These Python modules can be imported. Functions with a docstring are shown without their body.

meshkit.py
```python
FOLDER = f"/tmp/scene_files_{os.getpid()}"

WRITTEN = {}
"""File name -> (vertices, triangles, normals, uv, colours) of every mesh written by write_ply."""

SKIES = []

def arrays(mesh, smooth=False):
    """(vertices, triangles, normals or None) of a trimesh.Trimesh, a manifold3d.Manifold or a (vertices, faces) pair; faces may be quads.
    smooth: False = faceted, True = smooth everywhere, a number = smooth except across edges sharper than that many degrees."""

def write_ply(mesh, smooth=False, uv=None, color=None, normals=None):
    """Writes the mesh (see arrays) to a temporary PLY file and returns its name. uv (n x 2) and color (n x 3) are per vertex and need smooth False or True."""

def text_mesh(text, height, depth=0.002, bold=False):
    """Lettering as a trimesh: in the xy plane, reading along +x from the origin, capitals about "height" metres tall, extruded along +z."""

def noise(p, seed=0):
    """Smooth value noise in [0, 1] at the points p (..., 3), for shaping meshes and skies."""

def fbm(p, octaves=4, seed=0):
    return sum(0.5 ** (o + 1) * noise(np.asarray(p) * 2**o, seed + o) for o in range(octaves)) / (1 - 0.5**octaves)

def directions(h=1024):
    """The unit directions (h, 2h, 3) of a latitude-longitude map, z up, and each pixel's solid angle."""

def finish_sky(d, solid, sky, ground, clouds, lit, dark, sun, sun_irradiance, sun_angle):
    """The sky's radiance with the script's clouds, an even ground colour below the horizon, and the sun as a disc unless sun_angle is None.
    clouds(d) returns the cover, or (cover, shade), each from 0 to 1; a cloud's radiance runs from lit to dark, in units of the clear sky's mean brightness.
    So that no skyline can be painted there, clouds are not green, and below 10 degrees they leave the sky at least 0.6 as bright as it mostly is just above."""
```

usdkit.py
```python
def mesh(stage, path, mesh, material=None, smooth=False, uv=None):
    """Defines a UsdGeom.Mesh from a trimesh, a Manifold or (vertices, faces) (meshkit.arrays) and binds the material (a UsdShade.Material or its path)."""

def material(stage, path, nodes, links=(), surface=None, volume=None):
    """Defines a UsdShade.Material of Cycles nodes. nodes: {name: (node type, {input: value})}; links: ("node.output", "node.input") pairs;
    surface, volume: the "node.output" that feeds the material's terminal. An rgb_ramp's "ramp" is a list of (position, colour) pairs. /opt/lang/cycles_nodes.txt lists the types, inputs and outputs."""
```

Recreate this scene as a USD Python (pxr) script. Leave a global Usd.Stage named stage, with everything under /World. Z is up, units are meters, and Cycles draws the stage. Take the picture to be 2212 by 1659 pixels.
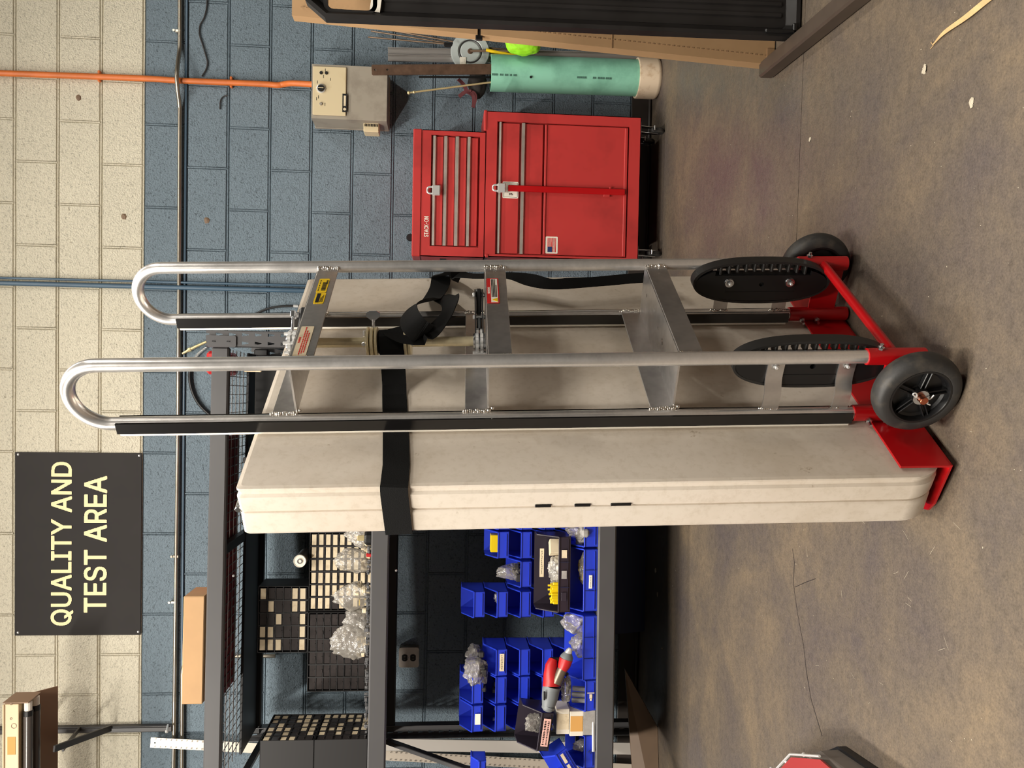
import math, random, numpy as np, trimesh, usdkit, meshkit
import manifold3d as m3
from pxr import Usd, UsdGeom, UsdLux, UsdShade, Gf, Sdf
from shapely.geometry import Polygon, Point, box as sbox
from shapely import affinity

stage = Usd.Stage.CreateInMemory()
UsdGeom.SetStageUpAxis(stage, 'Z')
UsdGeom.SetStageMetersPerUnit(stage, 1.0)
UsdGeom.Xform.Define(stage, '/World')
stage.SetDefaultPrim(stage.GetPrimAtPath('/World'))
random.seed(7); RNG = np.random.default_rng(7)

# ------------------------------------------------------------------ camera (held sideways: the picture's left is up)
F_PX, CAM_H, YAW, PITCH, ROLL = 1850.0, 1.0585, -0.0311, -0.0826, 0.0168
cy_, sy_, cp_, sp_ = math.cos(YAW), math.sin(YAW), math.cos(PITCH), math.sin(PITCH)
FW = np.array([sy_*cp_, cy_*cp_, sp_]); R0 = np.array([cy_, -sy_, 0.0]); U0 = np.cross(R0, FW)
RT = math.cos(ROLL)*R0 + math.sin(ROLL)*U0
UP = -math.sin(ROLL)*R0 + math.cos(ROLL)*U0
CAM = np.array([0, 0, CAM_H])
cam = UsdGeom.Camera.Define(stage, '/World/camera')
cam.CreateHorizontalApertureAttr(36.0)
cam.CreateVerticalApertureAttr(36.0*1659/2212)
cam.CreateFocalLengthAttr(36.0*F_PX/2212)
cam.CreateClippingRangeAttr(Gf.Vec2f(0.05, 100))
cx, cyv, cz = -UP, RT, -FW
cam.AddTransformOp().Set(Gf.Matrix4d(*cx, 0, *cyv, 0, *cz, 0, *CAM, 1))
EXPOSURE = 0.12
cam.CreateExposureAttr(EXPOSURE)

# ------------------------------------------------------------------ ceiling lights (long fluorescent strips running towards the back wall)
def strip(name, x, y0, y1, z, w, inten, col=(1.0, 0.94, 0.85)):
    l = UsdLux.RectLight.Define(stage, '/World/' + name)
    l.CreateWidthAttr(w); l.CreateHeightAttr(y1-y0); l.CreateIntensityAttr(inten); l.CreateColorAttr(Gf.Vec3f(*col))
    l.AddTranslateOp().Set(Gf.Vec3d(x, (y0+y1)/2, z))
    l.GetPrim().SetCustomDataByKey('label', 'fluorescent strip on the ceiling above the shop floor')
    l.GetPrim().SetCustomDataByKey('category', 'light')
    l.GetPrim().SetCustomDataByKey('group', 'ceiling strip lights')
ROOM_H = 4.3
LZ = 3.75
k_ = 0
for lx, segs, inten in ((-2.9, ((-.7, .5), (.9, 2.1)), 190), (-.35, ((-.8, .3), (.7, 1.8)), 130), (2.9, ((-.7, .5), (.9, 2.1)), 60)):
    for y0, y1 in segs:
        strip('strip_light' + (f'_{k_:03d}' if k_ else ''), lx, y0, y1, LZ, 0.20, inten); k_ += 1

strip(f'strip_light_{k_:03d}', -.2, 2.75, 2.95, 4.1, 4.0, 30)

# ------------------------------------------------------------------ helpers: pixel of the (2212 x 1659) photograph -> point on a real plane
def ray(x, y):
    return FW + RT*(1659-y-829.5)/F_PX - UP*(x-1106)/F_PX
def onplane(x, y, n, k):
    d = ray(x, y); return CAM + d*((k-n@CAM)/(n@d))
def at(x, y, Y):
    return onplane(x, y, np.array([0, 1.0, 0]), Y)
def fl(x, y, z=0.0):
    return onplane(x, y, np.array([0, 0, 1.0]), z)
WALL_Y = 4.394
PSI = 0.046
RX = np.array([math.cos(PSI), math.sin(PSI), 0]); RY = np.array([-math.sin(PSI), math.cos(PSI), 0]); RO = np.array([0.05, 3.5, 0])
def rk(x, y, d=0.0):
    p = onplane(x, y, RY, RY@RO+d)-RO; return np.array([p@RX, p[2]])
def rw(x, d, z):
    return RO + RX*x + RY*d + np.array([0, 0, z])

# ------------------------------------------------------------------ mesh builder
I3 = np.eye(3)
def nrm(v):
    v = np.asarray(v, float); return v/np.linalg.norm(v)
def frame_z(d):
    d = nrm(d); a = np.cross(d, [0, 0, 1.0] if abs(d[2]) < .9 else [1.0, 0, 0]); a = nrm(a); return a, np.cross(d, a), d
class G:
    def __init__(s): s.v, s.f, s.n = [], [], 0
    def add(s, v, f):
        v = np.asarray(v, float).reshape(-1, 3); f = np.asarray(f, int)
        if f.shape[1] == 4: f = np.vstack([f[:, [0, 1, 2]], f[:, [0, 2, 3]]])
        s.v.append(v); s.f.append(f+s.n); s.n += len(v); return s
    def tm(s, m, M=None):
        v = np.asarray(m.vertices)
        if M is not None: v = v@M[:3, :3].T+M[:3, 3]
        return s.add(v, m.faces)
    def box(s, c, size, ch=0.0, R=I3):
        h = np.asarray(size, float)/2
        if ch <= 0:
            v = np.array([[x, y, z] for x in (-1, 1) for y in (-1, 1) for z in (-1, 1)])*h
            f = [[0, 1, 3, 2], [4, 6, 7, 5], [0, 4, 5, 1], [2, 3, 7, 6], [0, 2, 6, 4], [1, 5, 7, 3]]
            s.add(v@np.asarray(R).T+c, f)
        else:
            ch = min(ch, h.min()*.95); pts = []
            for sx in (-1, 1):
                for sy in (-1, 1):
                    for sz in (-1, 1):
                        q = np.array([sx, sy, sz])*h; e = np.array([sx, sy, sz])*ch
                        pts += [q-[0, e[1], e[2]], q-[e[0], 0, e[2]], q-[e[0], e[1], 0]]
            m = m3.Manifold.hull_points(np.array(pts)).to_mesh()
            s.add(m.vert_properties[:, :3]@np.asarray(R).T+c, m.tri_verts)
        return s
    def bx(s, x0, x1, y0, y1, z0, z1, ch=0.0):
        return s.box([(x0+x1)/2, (y0+y1)/2, (z0+z1)/2], [abs(x1-x0), abs(y1-y0), abs(z1-z0)], ch)
    def tube(s, pts, r, n=12, caps=True, closed=False):
        p = np.asarray(pts, float); m = len(p); r = np.broadcast_to(r, (m,))
        t = np.zeros_like(p)
        if closed: t = np.roll(p, -1, 0)-np.roll(p, 1, 0)
        else:
            t[1:-1] = p[2:]-p[:-2]; t[0] = p[1]-p[0]; t[-1] = p[-1]-p[-2]
        t /= np.linalg.norm(t, axis=1, keepdims=True)+1e-12
        a, _, _ = frame_z(t[0]); V = []
        for i in range(m):
            a = nrm(a-t[i]*(a@t[i])); b = np.cross(t[i], a)
            k = np.arange(n)*2*np.pi/n
            V.append(p[i]+r[i]*(np.cos(k)[:, None]*a+np.sin(k)[:, None]*b))
        V = np.vstack(V); F = []
        for i in range(m if closed else m-1):
            j = (i+1) % m
            for k in range(n): F.append([i*n+k, i*n+(k+1) % n, j*n+(k+1) % n, j*n+k])
        F = np.array(F); F = np.vstack([F[:, [0, 1, 2]], F[:, [0, 2, 3]]])
        if caps and not closed:
            V = np.vstack([V, p[0], p[-1]]); c0, c1 = m*n, m*n+1
            F = np.vstack([F, [[c0, (k+1) % n, k] for k in range(n)], [[c1, (m-1)*n+k, (m-1)*n+(k+1) % n] for k in range(n)]])
        return s.add(V, F)
    def cyl(s, p0, p1, r, n=16, ch=0.0):
        p0, p1 = np.asarray(p0, float), np.asarray(p1, float); L = np.linalg.norm(p1-p0); d = (p1-p0)/L
        if ch <= 0: return s.tube([p0, p1], r, n)
        return s.tube([p0, p0+d*ch*.999, p0+d*ch, p1-d*ch, p1-d*ch*.999, p1], [r-ch, r-1e-5, r, r, r-1e-5, r-ch], n)
    def lathe(s, prof, o, ax, n=32, closed=False):
        a, b, d = frame_z(ax); P = np.asarray(prof, float); k = np.arange(n)*2*np.pi/n; m = len(P)
        V = np.asarray(o)+P[:, 0][:, None, None]*(np.cos(k)[None, :, None]*a+np.sin(k)[None, :, None]*b)+P[:, 1][:, None, None]*d
        F = []
        for i in range(m if closed else m-1):
            j = (i+1) % m
            for q in range(n): F.append([i*n+q, i*n+(q+1) % n, j*n+(q+1) % n, j*n+q])
        return s.add(V.reshape(-1, 3), F)
    def ext(s, poly, depth, o=(0, 0, 0), ex=(1, 0, 0), ey=(0, 1, 0)):
        ex, ey = nrm(ex), nrm(ey); ez = np.cross(ex, ey)
        for g in getattr(poly, 'geoms', [poly]):
            m = trimesh.creation.extrude_polygon(g, abs(depth), engine='earcut')
            v = np.asarray(m.vertices); f = np.asarray(m.faces)
            if depth < 0: v = v+[0, 0, depth]
            s.add(np.asarray(o)+v[:, :1]*ex+v[:, 1:2]*ey+v[:, 2:3]*ez, f)
        return s
    def ribbon(s, pts, wd, w, th):
        p = np.asarray(pts, float); m = len(p); wd = np.asarray(wd, float)
        if wd.ndim == 1: wd = np.tile(wd, (m, 1))
        w = np.broadcast_to(w, (m,)); t = np.gradient(p, axis=0); V = []
        for i in range(m):
            a = nrm(wd[i]); c = nrm(np.cross(nrm(t[i]), a)); a = nrm(np.cross(c, nrm(t[i])))
            V += [p[i]+a*w[i]/2+c*th/2, p[i]-a*w[i]/2+c*th/2, p[i]-a*w[i]/2-c*th/2, p[i]+a*w[i]/2-c*th/2]
        F = []
        for i in range(m-1):
            for k in range(4): F.append([i*4+k, i*4+(k+1) % 4, i*4+4+(k+1) % 4, i*4+4+k])
        F += [[0, 3, 2, 1], [m*4-4, m*4-3, m*4-2, m*4-1]]
        return s.add(V, F)
    def ball(s, c, r, sub=2, scale=(1, 1, 1)):
        m = trimesh.creation.icosphere(sub, 1.0); return s.add(np.asarray(m.vertices)*np.asarray(scale)*r+np.asarray(c), m.faces)
    def hull(s, pts):
        m = m3.Manifold.hull_points(np.asarray(pts, float)).to_mesh(); return s.add(m.vert_properties[:, :3], m.tri_verts)
    def mani(s, m):
        m = m.to_mesh(); return s.add(m.vert_properties[:, :3], m.tri_verts)
    def xf(s, R=I3, t=(0, 0, 0)):
        s.v = [np.asarray(v)@np.asarray(R).T+np.asarray(t) for v in s.v]; return s
    def get(s): return np.vstack(s.v), np.vstack(s.f)
def catmull(P, k=8):
    P = np.asarray(P, float); Q = np.vstack([2*P[0]-P[1], P, 2*P[-1]-P[-2]]); out = []
    for i in range(1, len(Q)-2):
        for u in np.arange(k)/k:
            a, b, c, d = Q[i-1:i+3]
            out.append(.5*((2*b)+(c-a)*u+(2*a-5*b+4*c-d)*u*u+(3*b-a-3*c+d)*u**3))
    out.append(P[-1]); return np.array(out)
def rrect(x0, y0, x1, y1, r):
    return sbox(x0+r, y0+r, x1-r, y1-r).buffer(r, quad_segs=4)
def rz(a):
    c, s = math.cos(a), math.sin(a); return np.array([[c, -s, 0], [s, c, 0], [0, 0, 1.0]])
def text(g, s, width, height, o, ex, ey, depth=.001, bold=True):
    m = meshkit.text_mesh(s, height, depth, bold); v = np.asarray(m.vertices).copy()
    v[:, 0] -= v[:, 0].min(); v[:, 0] *= width/v[:, 0].max(); v[:, 1] -= v[:, 1].min(); v[:, 1] *= height/v[:, 1].max()
    ex, ey = nrm(ex), nrm(ey); ez = np.cross(ex, ey)
    return g.add(np.asarray(o)+v[:, :1]*ex+v[:, 1:2]*ey+v[:, 2:3]*ez, m.faces)

# ------------------------------------------------------------------ things, parts, labels
USED = {}
def numbered(parent, name):
    k = USED.get((parent, name), 0); USED[(parent, name)] = k+1
    return f'{parent}/{name}' + (f'_{k:03d}' if k else '')
def tag(prim, label=None, cat=None, group=None, kind=None):
    for k, v in (('label', label), ('category', cat), ('group', group), ('kind', kind)):
        if v: prim.SetCustomDataByKey(k, v)
def thing(name, label, cat, loc=(0, 0, 0), rot=0.0, group=None, M=None, kind=None):
    p = numbered('/World', name); x = UsdGeom.Xform.Define(stage, p)
    if M is not None: x.AddTransformOp().Set(M)
    else:
        x.AddTranslateOp().Set(Gf.Vec3d(*map(float, loc)))
        if rot: x.AddRotateZOp().Set(math.degrees(rot))
    tag(x.GetPrim(), label, cat, group, kind); return p
def part(parent, name, g, mat, sm=False, label=None, kind=None):
    p = numbered(parent, name)
    prim = usdkit.mesh(stage, p, g.get() if isinstance(g, G) else g, mat, smooth=sm).GetPrim()
    tag(prim, label, None, None, kind); return p
def one(name, g, mat, label, cat, sm=False, group=None, kind=None):
    p = numbered('/World', name)
    v, f = g.get(); o = np.array([v[:, 0].mean(), v[:, 1].mean(), v[:, 2].min()])
    m = usdkit.mesh(stage, p, (v-o, f), mat, smooth=sm)
    m.AddTranslateOp().Set(Gf.Vec3d(*map(float, o)))
    tag(m.GetPrim(), label, cat, group, kind); return p
def copy(src, label, loc, rot=0.0):
    s = stage.GetPrimAtPath(src); cd = s.GetCustomData(); base = src.split('/')[-1]
    if base[-4:-3] == '_' and base[-3:].isdigit(): base = base[:-4]
    p = thing(base, label, cd['category'], loc, rot, cd.get('group'))
    pr = stage.GetPrimAtPath(p); pr.GetReferences().AddInternalReference(src); pr.SetInstanceable(True); return p

# ------------------------------------------------------------------ materials
stage.DefinePrim('/World/Looks', 'Scope')
def lin(c):
    c = np.asarray(c, float)/255; return np.where(c <= .04045, c/12.92, ((c+.055)/1.055)**2.4)
def mat(name, c, r=.5, met=0.0, var=0.0, vs=12.0, c2=None, cv=(.35, .7), bump=0.0, bs=200.0, bd=.002, stretch=None, rv=0.0, extra=None, **kw):
    """c, c2: sRGB 0-255; var: brightness variation by noise of scale vs; c2: second colour mixed in by noise between cv; bump: fine relief."""
    N = {'geo': ('geometry', {}), 'p': ('principled_bsdf', {'roughness': r, 'metallic': met, **kw})}
    L = []; src = 'geo.position'; base = lin(c)
    if stretch is not None:
        N['map'] = ('mapping', {'mapping_type': 'point', 'scale': stretch}); L.append(('geo.position', 'map.vector')); src = 'map.vector'
    if var or c2 is not None:
        N['n1'] = ('noise_texture', {'scale': vs, 'detail': 5.0, 'roughness': .6}); L.append((src, 'n1.vector'))
        if c2 is not None: N['r1'] = ('rgb_ramp', {'ramp': [(0, base), (cv[0], base), (cv[1], lin(c2)), (1, lin(c2))]})
        else: N['r1'] = ('rgb_ramp', {'ramp': [(0, base*(1-var)), (.3, base*(1-var)), (.7, np.minimum(base*(1+var), 1)), (1, np.minimum(base*(1+var), 1))]})
        L += [('n1.fac', 'r1.fac'), ('r1.color', 'p.base_color')]
        if rv:
            N['rr'] = ('map_range', {'from_min': .3, 'from_max': .7, 'to_min': max(r-rv, .02), 'to_max': r+rv}); L += [('n1.fac', 'rr.value'), ('rr.result', 'p.roughness')]
    else: N['p'][1]['base_color'] = base
    if bump:
        N['n2'] = ('noise_texture', {'scale': bs, 'detail': 3.0, 'roughness': .6}); N['b'] = ('bump', {'strength': bump, 'distance': bd})
        L += [(src, 'n2.vector'), ('n2.fac', 'b.height'), ('b.normal', 'p.normal')]
    return usdkit.material(stage, '/World/Looks/'+name, N, L, surface='p.BSDF')

def block_paint(name, c, pit, dirt):
    c = lin(c)
    N = {'geo': ('geometry', {}),
         'pits': ('noise_texture', {'scale': 105.0, 'detail': 4.0, 'roughness': .62}),
         'pr': ('rgb_ramp', {'ramp': [(0, c*pit), (.33, c*pit), (.43, c*.93), (.6, c), (1, c*1.05)]}),
         'big': ('noise_texture', {'scale': 1.7, 'detail': 5.0, 'roughness': .65}),
         'br': ('rgb_ramp', {'ramp': [(0, (.8, .8, .8)), (.35, (.93, .93, .93)), (.6, (1, 1, 1)), (1, (1, 1, 1))]}),
         'specks': ('noise_texture', {'scale': 60.0, 'detail': 2.0, 'roughness': .5}),
         'sr': ('rgb_ramp', {'ramp': [(0, dirt), (.24, dirt), (.29, (1, 1, 1)), (1, (1, 1, 1))]}),
         'm1': ('mix', {'mix_type': 'multiply', 'fac': 1.0}), 'm2': ('mix', {'mix_type': 'multiply', 'fac': 1.0}),
         'obj': ('object_info', {}), 'or': ('map_range', {'to_min': .94, 'to_max': 1.04}), 'cc': ('combine_xyz', {}), 'm3': ('mix', {'mix_type': 'multiply', 'fac': 1.0}),
         'bn': ('noise_texture', {'scale': 130.0, 'detail': 4.0, 'roughness': .65}), 'b': ('bump', {'strength': 1.0, 'distance': .008}),
         'p': ('principled_bsdf', {'roughness': .55, 'specular_ior_level': .35})}
    L = [('geo.position', k+'.vector') for k in ('pits', 'big', 'specks', 'bn')]
    L += [('pits.fac', 'pr.fac'), ('big.fac', 'br.fac'), ('specks.fac', 'sr.fac'), ('pr.color', 'm1.color1'), ('br.color', 'm1.color2'), ('m1.color', 'm2.color1'), ('sr.color', 'm2.color2'),
          ('m2.color', 'p.base_color'), ('bn.fac', 'b.height'), ('b.normal', 'p.normal')]
    for k in ('obj', 'or', 'cc', 'm3'): N.pop(k)
    return usdkit.material(stage, '/World/Looks/'+name, N, L, surface='p.BSDF')
BEIGE = block_paint('beige_block_paint', (226, 219, 198), .66, (.62, .6, .56))
BLUE = block_paint('blue_block_paint', (121, 137, 148), .5, (.5, .5, .52))

def floor_mat():
    A, B, Cc, D_ = lin((95, 85, 75)), lin((114, 99, 80)), lin((83, 76, 75)), lin((104, 72, 70))
    N = {'geo': ('geometry', {}),
         'n1': ('noise_texture', {'scale': 2.3, 'detail': 7.0, 'roughness': .62, 'distortion': .3}), 'r1': ('rgb_ramp', {'ramp': [(0, Cc), (.3, Cc), (.5, A), (.72, B), (1, B)]}),
         'n2': ('noise_texture', {'scale': 45.0, 'detail': 6.0, 'roughness': .7}), 'r2': ('rgb_ramp', {'ramp': [(0, (.66, .66, .66)), (.34, (.8, .8, .79)), (.5, (.98, .98, .98)), (.66, (1.12, 1.1, 1.06)), (1, (1.2, 1.17, 1.1))]}),
         'n3': ('noise_texture', {'scale': 1.25, 'detail': 4.0, 'roughness': .6}), 'r3': ('rgb_ramp', {'ramp': [(0, (0, 0, 0)), (.70, (0, 0, 0)), (.77, (.35, .35, .35)), (1, (.5, .5, .5))]}),
         'n4': ('noise_texture', {'scale': 190.0, 'detail': 4.0, 'roughness': .7}), 'r4': ('rgb_ramp', {'ramp': [(0, (.66, .66, .66)), (.36, (.8, .8, .8)), (.5, (1, 1, 1)), (.64, (1.16, 1.15, 1.12)), (1, (1.35, 1.32, 1.26))]}),
         'm1': ('mix', {'mix_type': 'multiply', 'fac': 1.0}), 'm2': ('mix', {'mix_type': 'mix', 'color2': D_}), 'm3': ('mix', {'mix_type': 'multiply', 'fac': 1.0}),
         'rr': ('map_range', {'from_min': .3, 'from_max': .7, 'to_min': .36, 'to_max': .62}),
         'b': ('bump', {'strength': .35, 'distance': .002}), 'p': ('principled_bsdf', {'specular_ior_level': .4})}
    L = [('geo.position', k+'.vector') for k in ('n1', 'n2', 'n3', 'n4')]
    L += [('n1.fac', 'r1.fac'), ('n2.fac', 'r2.fac'), ('n3.fac', 'r3.fac'), ('n4.fac', 'r4.fac'), ('r1.color', 'm1.color1'), ('r2.color', 'm1.color2'), ('m1.color', 'm2.color1'), ('r3.color', 'm2.fac'),
          ('m2.color', 'm3.color1'), ('r4.color', 'm3.color2'), ('m3.color', 'p.base_color'), ('n1.fac', 'rr.value'), ('rr.result', 'p.roughness'), ('n2.fac', 'b.height'), ('b.normal', 'p.normal')]
    return usdkit.material(stage, '/World/Looks/concrete_floor', N, L, surface='p.BSDF')
FLOOR = floor_mat()
ROOMW = usdkit.material(stage, '/World/Looks/two_tone_wall', {'geo': ('geometry', {}), 'x': ('separate_xyz', {}), 'g': ('math', {'math_type': 'greater_than', 'value2': 2.45}), 'm': ('mix', {'mix_type': 'mix', 'color1': lin((48, 51, 54)), 'color2': lin((206, 199, 176))}), 'p': ('principled_bsdf', {'roughness': .7})},
    [('geo.position', 'x.vector'), ('x.z', 'g.value1'), ('g.value', 'm.fac'), ('m.color', 'p.base_color')], surface='p.BSDF')
FRONTW = mat('front_wall_paint', (132, 136, 138), .7)
CEIL = mat('ceiling_paint', (172, 168, 160), .8)
ALU = mat('polished_aluminium', (232, 229, 226), .28, .82, var=.05, vs=9, rv=.05, bump=.02, bs=60)
ALUB = mat('mill_aluminium', (205, 202, 200), .3, .9, var=.06, vs=6, rv=.06)
ALUX = mat('black_extrusion', (24, 23, 23), .16, specular_ior_level=.7)
WELD = mat('weld_metal', (235, 230, 222), .18, 1.0, bump=.4, bs=400)
ZINC = mat('zinc_plate', (210, 212, 214), .22, 1.0)
YZINC = mat('yellow_zinc', (236, 222, 184), .32, .5, var=.12, vs=40)
COPPER = mat('copper_end', (190, 110, 80), .3, 1.0)
REDP = mat('red_enamel', (172, 12, 18), .3, var=.04, vs=8, specular_ior_level=.55)
BLKP = mat('black_plastic', (17, 17, 18), .42)
RUB = mat('tyre_rubber', (44, 43, 42), .55, var=.15, vs=30, c2=(74, 68, 60), cv=(.5, .8), bump=.1, bs=300)
RUBB = mat('belt_rubber', (30, 29, 28), .5, bump=.1, bs=200)
WEB = mat('black_webbing', (9, 9, 9), .8, bump=.3, bs=500, specular_ior_level=.2)
WHT = mat('white_rubber_strip', (232, 226, 212), .5)
def table_plastic():
    c = lin((219, 209, 195))
    N = {'geo': ('geometry', {}), 'a': ('noise_texture', {'scale': 3.2, 'detail': 5.0, 'roughness': .62}), 'ar': ('rgb_ramp', {'ramp': [(0, (.74, .7, .64)), (.36, (.86, .83, .79)), (.52, (.97, .96, .95)), (.7, (1, 1, 1)), (1, (1, 1, 1))]}),
         'b': ('noise_texture', {'scale': 17.0, 'detail': 5.0, 'roughness': .7}), 'br': ('rgb_ramp', {'ramp': [(0, (.5, .44, .38)), (.27, (.62, .56, .49)), (.33, (1, 1, 1)), (1, (1, 1, 1))]}),
         'd': ('noise_texture', {'scale': 60.0, 'detail': 4.0, 'roughness': .7}), 'dr': ('rgb_ramp', {'ramp': [(0, (.8, .77, .73)), (.35, (.93, .92, .9)), (.5, (1, 1, 1)), (1, (1.03, 1.03, 1.03))]}),
         'm1': ('mix', {'mix_type': 'multiply', 'fac': 1.0, 'color1': c}), 'm2': ('mix', {'mix_type': 'multiply', 'fac': 1.0}), 'm3': ('mix', {'mix_type': 'multiply', 'fac': 1.0}),
         'bp': ('bump', {'strength': .08, 'distance': .002}), 'p': ('principled_bsdf', {'roughness': .48})}
    L = [('geo.position', 'a.vector'), ('geo.position', 'b.vector'), ('geo.position', 'd.vector'), ('a.fac', 'ar.fac'), ('b.fac', 'br.fac'), ('d.fac', 'dr.fac'), ('ar.color', 'm1.color2'), ('m1.color', 'm2.color1'), ('br.color', 'm2.color2'),
         ('m2.color', 'm3.color1'), ('dr.color', 'm3.color2'), ('m3.color', 'p.base_color'), ('d.fac', 'bp.height'), ('bp.normal', 'p.normal')]
    return usdkit.material(stage, '/World/Looks/white_table_plastic', N, L, surface='p.BSDF')
HDPE = table_plastic()
DSTEEL = mat('dark_grey_steel', (74, 73, 74), .42, var=.05, vs=5)
BSTEEL = mat('black_steel', (26, 26, 27), .45)
BSTEEL2 = mat('charcoal_steel', (52, 50, 50), .45, var=.1, vs=10)
GREYB = mat('rack_grey_angle', (120, 118, 118), .5, .3)
DKRED = mat('dark_red_panel', (128, 34, 38), .5)
WIRE = mat('deck_wire', (150, 150, 152), .35, .9)
CARDB = mat('cardboard', (178, 142, 102), .8, var=.06, vs=6, bump=.08, bs=90)
CARDD = mat('cardboard_edge', (150, 118, 84), .85, var=.12, vs=30)
TRAY = mat('black_tray_plastic', (25, 22, 21), .6, var=.18, vs=9, rv=.08)
TEAL = mat('teal_pipe', (138, 200, 174), .45, c2=(104, 158, 136), cv=(.45, .75), vs=6, var=.1)
CREAM = mat('cream_pipe_cap', (212, 192, 166), .5, c2=(170, 140, 108), cv=(.55, .8), vs=20)
RUST = mat('brown_flat_bar', (112, 88, 72), .4, .6, var=.25, vs=25)
ALUD = mat('dull_aluminium', (176, 172, 168), .38, .6, var=.08, vs=8, stretch=(8, 8, .6))
RODM = mat('steel_rod', (150, 128, 108), .4, .8)
BRASS = mat('brass_rod', (224, 206, 156), .35, .6)
ORANGE = mat('orange_paint', (206, 108, 44), .45, var=.12, vs=10)
BPIPE = mat('blue_pipe_paint', (62, 88, 108), .4, var=.08, vs=8)
COND = mat('conduit_steel', (166, 158, 144), .3, .9, var=.15, vs=12)
GREY = mat('grey_box_paint', (150, 142, 128), .5, c2=(122, 112, 100), cv=(.5, .8), vs=9)
CREAMP = mat('cream_panel', (206, 190, 154), .45, c2=(186, 160, 116), cv=(.55, .85), vs=8)
BLACK = mat('black_paint', (12, 12, 12), .45)
SIGNB = mat('black_sign_face', (34, 30, 28), .6, var=.12, vs=5, specular_ior_level=.25)
SIGNT = mat('cream_lettering', (238, 220, 170), .6)
TRED = mat('tool_chest_red', (184, 54, 52), .42, c2=(146, 44, 42), cv=(.48, .8), vs=4)
CHRM = mat('brushed_trim', (214, 204, 194), .34, .8, var=.15, vs=14)
CHROME = mat('padlock_steel', (232, 232, 230), .25, .55)
WPAP = mat('white_paper', (230, 224, 210), .8)
CPAP = mat('cream_label', (216, 200, 170), .8, c2=(176, 154, 120), cv=(.5, .8), vs=30)
PPAP = mat('pink_label', (226, 176, 164), .8)
YEL = mat('yellow_sticker', (236, 196, 20), .5)
REDS = mat('red_print', (196, 28, 26), .5)
BLUES = mat('flag_blue', (36, 48, 100), .5)
BINB = mat('blue_bin_plastic', (38, 62, 196), .36, var=.05, vs=9, specular_ior_level=.5)
BIND = mat('smoky_bin_plastic', (46, 40, 50), .3)
ORG = mat('organizer_black', (24, 22, 22), .5)
DRW = mat('smoky_drawer', (52, 47, 46), .25, var=.25, vs=24)
CABG = mat('cabinet_grey', (112, 103, 98), .6, var=.05, vs=6)
GREYT = mat('grey_tool_plastic', (112, 116, 118), .5)
REDT = mat('red_tool_plastic', (178, 30, 32), .4)
REDC = mat('case_red_plastic', (140, 40, 40), .5)
GUN = mat('bronze_tube', (120, 108, 94), .35, .6)
NEON = mat('neon_green_cloth', (150, 226, 30), .7, c2=(150, 150, 40), cv=(.55, .8), vs=18)
MAROON = mat('maroon_strap', (96, 44, 48), .8)
BAGM = mat('dark_bag_cloth', (40, 36, 34), .8)
PALEB = mat('grey_reel_disc', (172, 180, 178), .4, c2=(96, 98, 94), cv=(.5, .8), vs=14)
TAN = mat('tan_tape', (194, 160, 112), .6, var=.15, vs=40)
BASEB = mat('dark_cove_base', (48, 42, 38), .5, var=.2, vs=8)
SKID = mat('steel_skid', (96, 84, 74), .45, .5, var=.12, vs=10)
WOODB = mat('brown_board', (116, 94, 74), .6, var=.15, vs=4)
TGREY = mat('case_grey', (112, 106, 100), .55, var=.05, vs=5)
TCREAM = mat('fixture_enamel', (208, 184, 146), .4)
TBROWN = mat('fixture_shade', (142, 112, 88), .5)
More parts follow.
